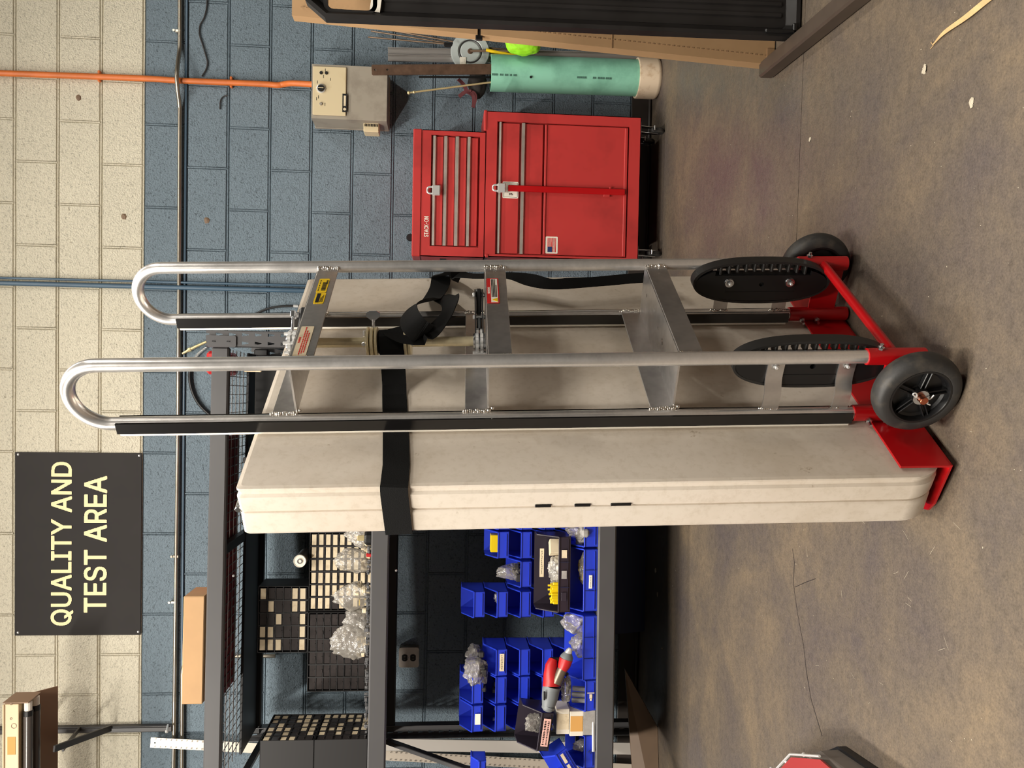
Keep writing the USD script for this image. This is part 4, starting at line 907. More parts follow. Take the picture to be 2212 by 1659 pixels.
card('blank cream label on the lip of the topmost bin farthest from the white table', on_lip(7, 0, .0, .022), .046, .024, WPAP, marks=0)
card('torn cream label on the lip of the bin under the large hanging clear bag', on_lip(5, 1, .002, .022), .075, .020, CPAP, marks=1, seed=4)
yk = BINPOS[(2, 1)]
one('yellow_block', G().box([0, 0, 0], [.075, .06, .062], .003, RR).xf(I3, yk+RY*.07+np.array([0, 0, .045])), YPLAS, 'yellow block sitting in a blue bin next to the white table', 'block')
bag('clear bag stuffed on top of the bin beside the yellow block', BINPOS[(3, 2)]+RY*.06+np.array([0, 0, .03]), (.12, .12, .15), 31, fill=(8, BSTEEL2, .02), rot=PSI)
bag('small clear bag in the second bin of the fourth column from the white table', BINPOS[(4, 1)]+RY*.06+np.array([0.01, 0, .005]), (.08, .08, .07), 32, fill=(10, WIRE, .012), rot=PSI)
bag('large dark clear bag hanging out of the top blue bins below the outlet', (BINPOS[(5, 1)]+BINPOS[(6, 0)])/2+RY*.03+np.array([.02, 0, .03]), (.17, .11, .14), 33, fill=(14, BSTEEL2, .022), rot=PSI+.2)
bag('small clear bag lying behind the large dark one', BINPOS[(5, 1)]+RY*.15+np.array([0, 0, .1]), (.10, .08, .10), 34, fill=(6, BSTEEL2, .018), rot=PSI)
for c, r_, n, mt, sz in ((6, 1, 12, BSTEEL2, .018), (7, 1, 16, WIRE, .012), (6, 0, 10, BSTEEL2, .016)):
    g = G(); r = np.random.default_rng(c*7+r_)
    for k in range(n): g.box(BINPOS[(c, r_)]+RX*r.uniform(-.03, .03)+RY*r.uniform(.03, .12)+np.array([0, 0, r.uniform(.01, .05)]), r.uniform(.6, 1.3, 3)*sz, .001, rz(r.uniform(0, 3)))
    one('loose_parts', g, mt, {(6, 1): 'dark loose parts in the second bin of the sixth column', (7, 1): 'shiny loose parts in the second bin of the farthest column', (6, 0): 'dark loose parts in the topmost bin of the sixth column'}[(c, r_)], 'parts', kind='stuff')

# ---------------- large bins in front
def lbin(label, ya, yb, h, dp, lip, m, d=.012, z=zb[1], lines=True):
    x0, x1 = rk(1260, yb, d)[0], rk(1260, ya, d)[0]; t = thing('large_bin', label, 'bin', rw((x0+x1)/2, d, z), PSI)
    part(t, 'bin_body', bin_mesh(x1-x0, h, dp, lip), m)
    if lines:
        for q in (-1, 1): part(t, 'front_seam', G().bx(q*(x1-x0)/6-.0008, q*(x1-x0)/6+.0008, -.001, .004, .006, lip-.006), TOTEB)
    return t, x0, x1
l1, a0, a1 = lbin('wide blue bin with a small white label under the smoky black bin', 1187, 1321, .112, .15, .058, BINB)
card('small white label on the front of the wide blue bin', rw((a0+a1)/2-.005, .0085, zb[1]+.03), .055, .014, WPAP, marks=1, seed=8)
l2, b0, b1 = lbin('wide plain blue bin heaped with clear bags in the middle of the lower shelf', 1331, 1469, .112, .15, .058, BINB)
l3, c0, c1 = lbin('wide blue bin with a printed bag, half hidden by the white table', 1040, 1182, .112, .15, .058, BINB)
l4, d0, d1 = lbin('dark blue bin with scraps of tape on its lip beside the white cartons', 1471, 1537, .098, .14, .045, BINB, lines=False)
for dx, w, h in ((-.012, .008, .012), (.0, .012, .018), (.014, .03, .004)): part(l4, 'tape_scrap', G().box([dx, -.0035, .022], [h, .0012, w], .0003), CPAP)
l5, e0, e1 = lbin('smoky black bin of small goods standing on the wide blue bin', 1160, 1323, .135, .15, .05, BIND, d=.01, z=zb[1]+.113)
for q, (dx, m_) in enumerate(((.085, CPAP), (.0, GBOX), (-.09, BIND))):
    part(l5, 'front_ticket', G().box([dx, -.002, .027], [.034, .0015, .022], .0004), m_)
cc = rw((e0+e1)/2, .01, zb[1]+.113)
one('small_carton', G().box([0, 0, 0], [.06, .05, .06], .002, rz(.5)).xf(I3, cc+RX*.10+RY*.075+np.array([0, 0, .05])), CPAP, 'small tan carton in the smoky bin near the white table', 'carton')
bag('clear bag in the middle of the smoky black bin', cc+RX*.02+RY*.07+np.array([0, 0, .01]), (.13, .09, .105), 41, fill=(8, WPAP, .024), rot=PSI)
bag('second clear bag in the smoky black bin next to the yellow clips', cc+RX*-.04+RY*.08+np.array([0, 0, .01]), (.1, .09, .09), 42, fill=(8, PALEB, .02), rot=PSI)
card('tall cream ticket standing in the back of the smoky bin', cc+RX*.03+RY*.10+np.array([0, 0, .108]), .12, .018, CPAP, marks=1, seed=3)
g = G(); r = np.random.default_rng(9)
for k in range(14):
    p = cc+RX*(-.125+k*.0062)+RY*(.03+r.uniform(0, .02))+np.array([0, 0, .05+r.uniform(-.006, .012)])
    g.box(p, [.012, .02, .034], .002, rz(r.uniform(-.6, .6)))
    if k % 3 == 0: g.box(p+[0, 0, .02], [.008, .006, .016], .001)
one('yellow_clips', g, YPLAS, 'bunch of yellow plastic clips in the end of the smoky black bin', 'clips', kind='stuff')
bag('long clear bag with a yellow tag inside the wide blue bin under the smoky bin', rw((a0+a1)/2+.02, .075, zb[1]+.006), (.19, .1, .085), 43, fill=(5, YPLAS, .03), rot=PSI)
bag('printed clear bag leaning in the blue bin by the white table', rw(c0+.055, .06, zb[1]+.02), (.1, .11, .135), 44, fill=(5, GBOX, .04), rot=PSI)
bag('upper heap of crumpled clear film in the plain blue bin', rw(b1-.045, .065, zb[1]+.03), (.11, .11, .13), 45, rot=PSI, fill=(5, WIRE, .012))
bag('lower heap of crumpled clear film in the plain blue bin beside the drill chuck', rw((b0+b1)/2+.0, .07, zb[1]+.02), (.13, .11, .115), 46, rot=PSI, fill=(5, WIRE, .012))
bag('long slim shiny bag standing between the drill and the dark blue bin', rw(rk(1225, 1490, .0)[0], .0, zb[1]+.105), (.16, .06, .06), 47, rot=PSI, fill=(8, BSTEEL2, .014))
g = G()
for q in range(3): g.tube([rw(d0+.03+q*.02, .05+.01*q, zb[1]+.02), rw(d0+.02+q*.025, .09, zb[1]+.085)], .011, 8)
one('loose_parts', g, GREYB, 'grey rod ends inside the dark blue bin', 'parts', kind='stuff')

# three cartons
for (va, ya, vb, yb2, m_, lm, lab) in ((1202, 1532, 1230, 1586, WBOX, CPAP, 'white carton, top of the three stacked beside the dark blue bin'), (1231, 1537, 1260, 1590, WBOX, OBOX, 'white carton with a tan label, middle of the three'), (1260, 1535, 1286, 1588, GBOX, None, 'scuffed grey carton, bottom of the three stacked')):
    a, b = rk(vb, yb2, .015), rk(va, ya, .015); z0_ = zb[1] if va == 1260 else a[1]
    t = thing('carton', lab, 'carton', rw((a[0]+b[0])/2, .015, z0_), PSI); w, h = b[0]-a[0], b[1]-z0_
    part(t, 'carton_body', G().box([0, .05, h/2], [w, .1, h-.001], .0015), m_)
    if lm is not None: part(t, 'carton_label', G().box([0, -.0006, h/2], [w*.62, .0012, h-.006], .0002), lm)

# cordless screwdriver
dr = thing('cordless_drill', 'red and grey cordless right angle drill lying on the bins', 'drill', rw(0, 0, 0), PSI)
def dp_(px, py, d=.0): q = rk(px, py, d); return np.array([q[0], d, q[1]])
e0_, e1_ = dp_(1184, 1528, -.02), dp_(1190, 1415, .02)
part(dr, 'motor_cap', G().tube([dp_(1183, 1531, -.03), dp_(1185, 1524, -.03)], [.026, .027], 20), GREYT, 40)
part(dr, 'cap_end', G().tube([dp_(1182, 1535, -.03), dp_(1183, 1531, -.03)], [.018, .024], 20).tube([dp_(1181.6, 1537, -.031), dp_(1182, 1535, -.03)], [.005, .005], 10), GREYT, 40)
part(dr, 'rear_body', G().tube([dp_(1185, 1524, -.03), dp_(1188, 1505, -.028), dp_(1190, 1490, -.026), dp_(1192, 1482, -.025)], [.027, .034, .036, .037], 20), GREYT, 40)
part(dr, 'red_body', G().tube([dp_(1192, 1482, -.025), dp_(1192, 1470, -.02), dp_(1190, 1455, -.015), dp_(1191, 1437, -.01), dp_(1195, 1425, 0)], [.0375, .036, .030, .025, .018], 20), REDT, 40)
part(dr, 'vent', G().box(dp_(1176, 1503, -.06), [.035, .008, .008], .002), BLACK)
part(dr, 'bronze_tube', G().tube([dp_(1202, 1476, -.04), dp_(1220, 1432, -.035)], [.021, .019], 18), GUN, 40)
part(dr, 'red_collar', G().tube([dp_(1213, 1450, -.036), dp_(1219, 1436, -.035), dp_(1223, 1423, -.034)], [.018, .026, .028], 20), REDT, 40)
part(dr, 'front_ring', G().tube([dp_(1223, 1423, -.034), dp_(1225, 1418, -.034), dp_(1227, 1410, -.034)], [.027, .026, .016], 20), GREYT, 40)
part(dr, 'chuck', G().tube([dp_(1226, 1414, -.034), dp_(1230, 1405, -.034), dp_(1232, 1400, -.034)], [.017, .013, .007], 14), CHROME, 40)
part(dr, 'battery_clip', G().box(dp_(1205, 1425, .01), [.02, .03, .07], .005, rz(.3)).box(dp_(1196, 1440, .0), [.03, .03, .05], .006), BLKP)
# tilted bins at the end of the shelf
RY9 = lambda a: np.array([[math.cos(a), 0, math.sin(a)], [0, 1, 0], [-math.sin(a), 0, math.cos(a)]])
def tilted(name, label, px, py, d, w, h, dp, lip, m, tilt, pitch=0.0):
    q = rk(px, py, d); t = thing(name, label, 'bin', rw(q[0], d, q[1]), PSI)
    Rm = RY9(tilt)@np.array([[1, 0, 0], [0, math.cos(pitch), -math.sin(pitch)], [0, math.sin(pitch), math.cos(pitch)]])
    part(t, 'bin_body', bin_mesh(w, h, dp, lip).xf(Rm), m); return t, Rm, rw(q[0], d, q[1])
t6, R6, q6 = tilted('tilted_bin', 'smoky black bin tipped forward with a pink handwritten label', 1191, 1583, -.02, .155, .12, .15, .05, BIND, .13, .06)
g = G(); r = np.random.default_rng(15)
lb = part(t6, 'pink_label', G().box([0, -.0045, .024], [.112, .0012, .030], .0004).xf(R6), PPAP, label='pink label with black handwriting')
for k in range(2):
    x = -.05
    while x < .045: L = r.uniform(.003, .006); g.box([x+L/2, -.0056, .031-k*.013], [L*.8, .0006, r.uniform(.003, .008)]); x += L+.0022
part(lb, 'handwriting', g.xf(R6), BLACK)
bag('clear bag drooping out of the tipped smoky bin', q6+R6@np.array([.015, .05, .03])*1.0, (.10, .10, .10), 51, rot=PSI, fill=(4, GREYB, .012))
t7, R7, q7 = tilted('tilted_bin', 'tipped blue bin with two cream label strips at the rack end', 1237, 1640, -.03, .105, .1, .13, .05, BINB, -.55, .1)
for dx in (-.026, .024): part(t7, 'label_strip', G().box([dx, -.0045, .028], [.042, .0012, .013], .0004).xf(R7), CPAP)
t8, f0, f1 = lbin('blue bin marked with black ink at the rack end under the tipped bins', 1590, 1660, .1, .16, .045, BINB, lines=False, d=.02)
part(t8, 'ink_mark', G().tube([[.0, -.004, .03], [.008, -.004, .022], [-.006, -.004, .018], [.01, -.004, .012]], .0015, 5), BLACK)
bag('pale clear bag in the ink marked bin', rw((f0+f1)/2+.01, .07, zb[1]+.02), (.075, .09, .09), 52, rot=PSI, fill=(4, WIRE, .012))
sb_ = tilted('tilted_bin', 'small blue bin high at the rack end in front of the rule', 1050, 1668, .0, .09, .06, .1, .03, BINB, 0, 0)
a, b = rk(1279, 1563, -.004), rk(1280, 1626, -.004)
one('steel_rod', G().cyl(rw(a[0], .02, zb[1]+.008), rw(b[0], .008, zb[1]+.008), .0065, 14, .001), CHROME, 'short bright steel rod on the front edge of the lower rack shelf', 'rod')

# under the rack
one('tote', G().hull([rw(x, d, z) for x, d, z in ((-1.4, .835, .0), (-.4, .835, 0), (-1.42, .835, .19), (-.38, .835, .19), (-1.4, .89, 0), (-.4, .89, 0), (-1.42, .895, .19), (-.38, .895, .19))]).box(rw(-.9, .865, .195), [1.06, .06, .02], .006, RR), TOTEB, 'long low navy tote against the wall in the dark under the rack', 'tote')
p = [np.array([-1.497, 4.03, .15]), np.array([-2.2, 3.93, .10]), np.array([-2.25, 3.86, .002]), np.array([-1.75, 3.96, .002])]
g = G().hull([q+o for q in p for o in ([0, 0, 0], [.004, .016, 0])]); one('board', g, WOODB, 'brown board leaning on the floor under the end of the rack', 'board')

# ================================================================== RED TOOL CHEST
CY = 4.06
def ca(px, py): return at(px, py, CY)
tx0, tx1 = .468, 1.057; kx0, kx1 = .474, 1.156
zA, zB, zC = ca(891, 420)[2], ca(1048, 420)[2], ca(1382, 400)[2]
ch = thing('tool_chest', 'red steel top tool chest with four drawers and a padlock', 'tool chest', ((tx0+tx1)/2, CY, zB)); H = zA-zB; w2 = (tx1-tx0)/2; oz = zB; ox = (tx0+tx1)/2
def cl_(px, py, y=0.0): q = ca(px, py); return np.array([q[0]-ox, y, q[2]-oz])
DPT = .29
rx0, rx1 = cl_(980, 533)[0], cl_(980, 293)[0]; rz0, rz1 = cl_(1035, 420)[2], cl_(930, 420)[2]
front = sbox(-w2, 0, w2, H-.042).difference(sbox(rx0, rz0, rx1, rz1))
part(ch, 'body', G().ext(front, -.012, (0, 0.0, 0), (1, 0, 0), (0, 0, 1)).bx(-w2, -w2+.003, 0, DPT, 0, H-.042).bx(w2-.003, w2, 0, DPT, 0, H-.042).bx(-w2, w2, 0, DPT, 0, .003).bx(-w2, w2, DPT-.003, DPT, 0, H-.042).bx(-w2+.003, w2-.003, .02, .03, .003, H-.05), TRED)
part(ch, 'lid', G().bx(-w2-.002, w2+.002, -.004, DPT, H-.041, H, .004), TRED)
for vs_, va, vb in ((933.7, 941, 956), (957.5, 966, 981), (982, 991, 1006), (1008, 1016, 1031)):
    z1 = cl_(vs_, 420)[2]; z0 = cl_(vb, 420)[2]; zmid = cl_(va, 420)[2]
    d = part(ch, 'drawer', G().bx(rx0+.006, rx1-.006, .006, .018, z0, zmid+.004, .001), TRED)
    part(d, 'trim_handle', G().hull([[x, y, z] for x in (rx0+.004, rx1-.004) for y, z in ((-.003, z1-.002), (.004, z1), (-.004, zmid+.004), (.006, zmid-.001), (.012, z1))]), CHRM)
sgx = cl_(920, 489)
a, b = cl_(925.5, 512), cl_(916.5, 467.5)
part(ch, 'brand_lettering', text(G(), 'STACK-ON', b[0]-a[0], b[2]-a[2], [a[0], -.001, a[2]], (1, 0, 0), (0, 0, 1), .0012), WPAP, label='white lettering STACK-ON')
part(ch, 'side_handle_recess', G().box([-w2-.0005, .11, cl_(957, 550)[2]], [.004, .05, .03], .001), BLACK)
def padlock(parent, px0, px1, py0, py1, o):
    a, b = ca(px1, py1)-o, ca(px0, py0)-o; w = b[0]-a[0]; h = b[2]-a[2]; cxx = (a[0]+b[0])/2
    t = part(parent, 'padlock', G().box([cxx, -.022, a[2]+h*.31], [w, .022, h*.62], .002), CHROME, label='steel padlock')
    part(t, 'shackle', G().tube(catmull([[cxx-w*.33, -.022, a[2]+h*.55], [cxx-w*.33, -.022, a[2]+h*.8], [cxx-w*.2, -.022, a[2]+h*.97], [cxx+w*.2, -.022, a[2]+h*.97], [cxx+w*.33, -.022, a[2]+h*.8], [cxx+w*.33, -.022, a[2]+h*.55]], 5), .0045, 8), CHROME, 40)
    part(t, 'lamination', G().box([cxx, -.022, a[2]+h*.05], [w*1.04, .025, h*.05], .001), ZINC)
o = np.array([ox, CY, oz]); padlock(ch, 923, 951, 402, 424, o)
part(ch, 'hasp', G().box(cl_(922, 414)+[0, -.006, -.006], [.02, .016, .02], .002), TRED)
# roller cabinet
cx2 = (kx0+kx1)/2
rc = thing('tool_cabinet', 'red steel roller cabinet on casters below the top chest', 'tool cabinet', (cx2, CY, 0)); h2 = (kx1-kx0)/2
def kl(px, py, y=0.0): q = ca(px, py); return np.array([q[0]-cx2, y, q[2]])
DK = .30
qx0, qx1 = kl(1210, 553)[0], kl(1210, 267.5)[0]; qz0, qz1 = kl(1357, 400)[2], kl(1072, 400)[2]
fr_ = sbox(-h2, zC, h2, zB-.001).difference(sbox(qx0, qz0, qx1, qz1))
part(rc, 'body', G().ext(fr_, -.012, (0, 0, 0), (1, 0, 0), (0, 0, 1)).bx(-h2, -h2+.003, 0, DK, zC, zB-.001).bx(h2-.003, h2, 0, DK, zC, zB-.001).bx(-h2, h2, 0, DK, zC, zC+.003).bx(-h2, h2, DK-.003, DK, zC, zB-.001).bx(-h2+.003, h2-.003, .02, .03, zC+.003, zB-.01).bx(-h2, h2, .001, DK, zB-.006, zB-.001), TRED)
part(rc, 'rim', G().bx(w2-.0+ox-cx2+.006, h2+.004, -.004, DK-.01, zB-.004, zB+.012, .004).bx(-h2-.004, -h2+.012, -.006, .02, zB-.02, zB-.004, .003), TRED)
for vs_, va, vb in ((1076, 1082, 1120), (1124.5, 1133, 1171)):
    z1, zmid, z0 = kl(vs_, 420)[2], kl(va, 420)[2], kl(vb, 420)[2]
    d = part(rc, 'drawer', G().bx(qx0+.006, qx1-.006, .006, .018, z0, zmid+.004, .001), TRED)
    part(d, 'trim_handle', G().hull([[x, y, z] for x in (qx0+.004, qx1-.004) for y, z in ((-.003, z1-.002), (.004, z1), (-.004, zmid+.004), (.006, zmid-.001), (.012, z1))]), CHRM)
z1, z0 = kl(1175, 420)[2], kl(1354, 420)[2]
dr_ = part(rc, 'door_panel', G().bx(qx0+.005, qx1-.005, .004, .016, z0, z1, .001), TRED)
for za, zb_ in ((kl(1180, 420)[2], z1), (z0, kl(1347, 420)[2])): part(dr_, 'panel_flange', G().bx(qx0+.006, qx1-.006, -.001, .006, za, zb_, .0025), TRED)
xa, xb = kl(1200, 417.5)[0], kl(1200, 404.5)[0]
lb_ = part(rc, 'lock_bar', G().bx(xa, xb, -.016, -.004, kl(1349, 410)[2], kl(1097, 410)[2], .002), REDP, label='bright red vertical locking bar')
part(lb_, 'latch_tab', G().box([xa-.004, -.008, kl(1310, 420)[2]], [.014, .008, .03], .002).box([xb+.002, -.01, kl(1317, 404)[2]], [.012, .008, .008], .001), TRED)
a, b = kl(1119.5, 428.5), kl(1086, 391.5)
lp = part(rc, 'label_plate', G().ext(rrect(a[0], a[2], b[0], b[2], .005), .001, (0, .0055, 0), (1, 0, 0), (0, 0, 1)), WPAP, label='white maker plate with black marks')
g = G()
for sx in (-1, 1):
    cxx = (a[0]+b[0])/2+sx*(b[0]-a[0])*.27; zz = (a[2]+b[2])/2-.004
    for q in (-1, 0, 1): g.tube([[cxx-sx*.006, .0035, zz+q*.005+.004], [cxx+sx*.004, .0035, zz+q*.007]], .0012, 5)
g.tube([[a[0]+.005, .004, a[2]+.005], [b[0]-.005, .004, a[2]+.005], [b[0]-.005, .004, b[2]-.005], [a[0]+.005, .004, b[2]-.005], [a[0]+.005, .004, a[2]+.005]], .0006, 5)
part(lp, 'plate_print', g, BLACK)
padlock(rc, 1064, 1091, 398, 418, np.array([cx2, CY, 0]))
a, b = kl(1204.5, 548), kl(1179, 510.5)
fg = part(rc, 'flag_sticker', G().ext(rrect(a[0], a[2], b[0], b[2], .004), .0008, (0, .0035, 0), (1, 0, 0), (0, 0, 1)), WPAP, label='sticker of a striped flag with a blue canton')
fw, fh = b[0]-a[0], b[2]-a[2]; fx0, fx1, fz0, fz1 = a[0]+fw*.08, b[0]-fw*.08, a[2]+fh*.16, b[2]-fh*.16
g = G()
for q in range(7): g.bx(fx0, fx1, .0018, .0028, fz0+(fz1-fz0)*(2*q)/13, fz0+(fz1-fz0)*(2*q+1)/13)
part(fg, 'stripes', g, REDS); part(fg, 'canton', G().bx(fx0, fx0+(fx1-fx0)*.38, .001, .0024, fz1-(fz1-fz0)*7/13, fz1), BLUES)
for sx, yy in ((-1, .05), (1, .05), (-1, .25), (1, .25)):
    x = sx*(h2-.045)
    c = part(rc, 'caster_fork', G().bx(x-.03, x+.03, yy-.03, yy+.03, zC-.006, zC, .001).hull([[x+a_, yy+b_, z_] for a_ in (-.016, -.013) for b_, z_ in ((-.02, zC-.005), (.02, zC-.005), (.022, .03), (.004, .03))]).hull([[x+a_, yy+b_, z_] for a_ in (.013, .016) for b_, z_ in ((-.02, zC-.005), (.02, zC-.005), (.022, .03), (.004, .03))]), ZINC)
    part(c, 'caster_wheel', G().lathe([(.0, -.011), (.03, -.011), (.036, -.007), (.036, .007), (.03, .011), (0, .011)], [x, yy+.012, .0365], (1, 0, 0), 28), RUB, 30)
    part(c, 'caster_brake', G().box([x, yy-.035, .06], [.024, .03, .006], .002), ZINC)

# ================================================================== GREEN PIPE WITH ITS CONTENTS
PY = 4.272; r0 = .088
pb_, pt_ = np.array([1.412, PY, .0]), np.array([1.412, PY, .842])
pp = thing('pipe_stand', 'worn teal plastic pipe standing upright in a cream end cap', 'pipe', (1.412, PY, 0))
part(pp, 'pipe_wall', G().lathe([(r0-.007, .02), (r0, .02), (r0, .8405), (r0-.001, .8415), (r0-.006, .8415), (r0-.007, .8405)], (0, 0, 0), (-.012, 0, 1), 56, closed=True), TEAL, 40)
part(pp, 'end_cap', G().lathe([(0, 0), (.088, 0), (.096, .008), (.099, .02), (.099, .108), (.0965, .112), (r0+.0005, .112), (r0+.0005, .02), (0, .02)], (0, 0, 0), (-.012, 0, 1), 56), CREAM, 40)
def pprint(zc, seq):
    g = G(); z = zc
    for L in seq:
        if L > 0:
            for q in range(int(L/.006)):
                a = math.radians(-112); rr_ = r0+.0008
                c = np.array([rr_*math.cos(a)-z*.012, rr_*math.sin(a), z]); g.box(c, [.009, .003, .0042], .0003, rz(a+math.pi/2)); z -= .006
        else: z += L
    part(pp, 'printed_marks', g, mat('faint_print', (70, 112, 98), .6) if len(seq) > 7 else '/World/Looks/faint_print', label='faint row of dark printed marks')
pprint(.836, [.03, -.008, .02, -.006, .02, -.006, .018, -.006, .02]); pprint(.42, [.05, -.03, .02, -.006, .04, -.004, .03])
ph_ = at(1147, 166, PY-r0); part(pp, 'drilled_hole', G().lathe([(0, .001), (.006, .001), (.006, -.002)], [ph_[0]-1.412, -r0+.002, ph_[2]], (0, -1, 0), 14), BLACK)
# flat brown bar with holes
b0_, b1_ = at(803, 152, 4.212), at(1080, 150, 4.215); dv = nrm(b1_-b0_); ln = (b0_[2]-.03)/-dv[2]
sd = nrm(np.cross(dv, [0, 1, 0])); pl_ = sbox(0, -.0245, ln, .0245).buffer(-.006).buffer(.006, quad_segs=3)
for q in (.018, .075): pl_ = pl_.difference(Point(q, .0).buffer(.005))
one('flat_bar', G().ext(pl_, .008, b0_, dv, sd), RUST, 'brown steel flat bar with two holes standing in the teal pipe', 'bar')
for (pa, pb2, Yb, sec, lab) in (((838, 111), (1075, 116), 4.325, .02, 'dull aluminium channel standing in the teal pipe, right of the flat bar'), ((838, 126), (1075, 130), 4.32, .02, 'second dull aluminium channel standing in the teal pipe next to the flat bar')):
    a, b = at(*pa, Yb), at(*pb2, Yb); d = nrm(b-a); L = (a[2]-.04)/-d[2]; s_ = nrm(np.cross(d, [0, 1, 0]))
    pr = G().ext(sbox(0, -.016, L, .016), .002, a, d, s_).ext(sbox(0, -.016, L, -.0135), .014, a, d, s_).ext(sbox(0, .0135, L, .016), .014, a, d, s_)
    pr2 = G()
    one('aluminium_channel', pr, ALUD, lab, 'channel')
for k, ((va, ya), lab) in enumerate((((803, 58), 'thin bronze rod, uppermost of three fanning out of the teal pipe'), ((801, 67), 'thin bronze rod, middle of three fanning out of the teal pipe'), ((795, 80), 'thin bronze rod, lowest of three fanning out of the teal pipe'))):
    a, b = at(va, ya, 4.345-.012*k), at(1050, 103+k*3-(0 if k < 2 else 6), 4.325-.014*k); d = nrm(b-a); e_ = a+d*((a[2]-.60)/-d[2])
    one('rod', G().cyl(a, e_, .0042 if k else .005, 8, .001), RODM, lab, 'rod')
a, b = at(883, 200.5, 4.22), at(1066, 177, 4.23); d = nrm(b-a); e_ = a+d*((a[2]-.5)/-d[2])
rd_ = thing('brass_rod', 'slim brass coloured rod with a knobbed end leaning out of the teal pipe', 'rod')
part(rd_, 'shaft', G().cyl(a, e_, .0048, 10), BRASS, 40); part(rd_, 'knob', G().ball(a, .0085, 2).ball(a+d*.026, .0075, 2), BRASS, 40)
a, b = at(1050, 108, 4.25), at(1075, 113, 4.25); d = nrm(b-a)
one('yellow_tool', G().cyl(a, a+d*.3, .008, 10, .001), YEL, 'yellow handle end sticking just out of the teal pipe', 'tool')
a, b = at(905, 166, 4.29), at(1062, 167, 4.275); d = nrm(b-a)
one('black_strip', G().box((a+b+d*.3)/2, [np.linalg.norm(b-a)+.3, .010, .005], .001, np.stack([d, np.cross([0, 1, 0], d), [0, 1, 0]], 1)), BLACK, 'thin black strip standing in the teal pipe behind the flat bar', 'strip')
# reel disc behind the pipe
rc_ = at(1024, 113, 4.275)+np.array([0, 0, .019]); rl = thing('cable_reel', 'round grey metal reel propped on the rods at the mouth of the teal pipe', 'reel', tuple(rc_))
part(rl, 'reel_disc', G().lathe([(0, .012), (.045, .012), (.05, .009), (.058, .009), (.062, .0125), (.092, .010), (.096, .004), (.096, -.004), (.085, -.03), (0, -.03)], (0, 0, 0), (0, -1, 0), 56), PALEB, 30)
part(rl, 'reel_groove', G().lathe([(.050, .010), (.054, .0125), (.058, .010), (.054, .0085)], (0, 0, 0), (0, -1, 0), 48, closed=True), BSTEEL2, 40)
part(rl, 'spindle_rod', G().cyl([0, -.018, 0], [.004, -.03, -.2], .006, 10), RODM)
part(rl, 'hub', G().lathe([(0, .02), (.01, .02), (.013, .015), (.014, .011)], (0, 0, 0), (0, -1, 0), 20), RUST, 30)
q = at(1000, 131, 4.26)-rc_; part(rl, 'price_tag', G().box(q, [.036, .002, .03], .001).box(q+[0, -.0014, 0], [.016, .001, .014]), WPAP)
part(rl, 'hanger', G().box([.03, .0, .10], [.02, .02, .06], .004).tube([[.07, -.01, .09], [.085, -.012, .11], [.075, -.012, .125]], .004, 6), BLKP)
bgp = at(1022, 190, 4.31)
hb = thing('strap_bag', 'small dark bag with maroon straps hanging on the wall behind the teal pipe', 'bag', tuple(bgp))
m = trimesh.creation.icosphere(3, 1.0); v = np.asarray(m.vertices); v = v*(1+.35*(meshkit.fbm(v*1.6, 3)[:, None]-.5))*[.075, .03, .045]
part(hb, 'bag_body', (v+[.02, 0, -.02], np.asarray(m.faces)), BAGM, 60)
for P in ([(-.055, -.03, .07), (-.03, -.035, .035), (-.035, -.036, .0), (-.06, -.035, -.01), (-.105, -.03, .0)], [(.03, -.03, .075), (.005, -.036, .05), (-.03, -.036, .03)], [(-.03, -.036, .03), (-.05, -.037, .0), (-.09, -.03, -.005)]):
    part(hb, 'maroon_strap', G().ribbon(catmull(P, 5), (.3, 0, 1), .018, .004), MAROON)
# neon bundle
nb_ = at(1130, 90, 4.135); m = trimesh.creation.icosphere(4, 1.0); v = np.asarray(m.vertices); v = np.sign(v)*np.abs(v)**.75; v = v*(1+.25*(meshkit.fbm(v*2.2, 4)[:, None]-.5))*[.075, .05, .085]
g = G().add(v+nb_+[.012, 0, 0], m.faces); one('cloth_bundle', g, NEON, 'bright neon green bundle tucked between the cardboard and the teal pipe', 'bundle', sm=50)

# ================================================================== TRAY AND CARDBOARD IN FRONT ON THE RIGHT
def seg(px, py, Y): return at(px, py, Y)
cY = 2.72
ct = thing('cardboard_sheet', 'tall tan cardboard carton leaning behind the large black tray', 'cardboard', (1.0, cY, 0))
o = np.array([1.0, cY, 0])
A_, B_ = seg(630, 32, cY)-o, seg(1677, 140, cY)-o; B_[2] = max(B_[2], .003)
C_ = seg(1036, 70, cY)[2]
def xz(z): t = (z-B_[2])/(A_[2]-B_[2]); return B_[0]+(A_[0]-B_[0])*t
def sheet(z0, z1, y0, y1, xr=.75, extra=0.0): return G().hull([[xz(z)+extra, y, z] for z in (z0, z1) for y in (y0, y1)]+[[xr, y, z] for z in (z0, z1) for y in (y0, y1)])
part(ct, 'carton_half', sheet(B_[2], C_-.004, 0, .05), CARDB); part(ct, 'carton_half', sheet(C_+.006, A_[2], .004, .05), CARDB)
part(ct, 'back_sheet', sheet(B_[2]+.002, A_[2]-.06, .054, .064, extra=.012), CARDD)
g = G()
zz = B_[2]+.03
while zz < A_[2]-.02: g.box([xz(zz)+.027, -.0006, zz], [.003, .0012, .008]); zz += .016
part(ct, 'perforation', g, CARDD, label='stitched row of perforations along the edge')
z = seg(1322, 92, cY)[2]; part(ct, 'flap_edge', G().bx(xz(z)-.001, xz(z)+.06, -.002, .0005, z-.0015, z+.0015).bx(xz(.02)-.003, xz(.02)+.05, -.004, 0, .004, .03, .001), CARDD)
part(ct, 'black_strap', G().bx(xz(C_)-.014, xz(C_)+.3, .008, .02, C_-.01, C_+.012, .002), BLKP)

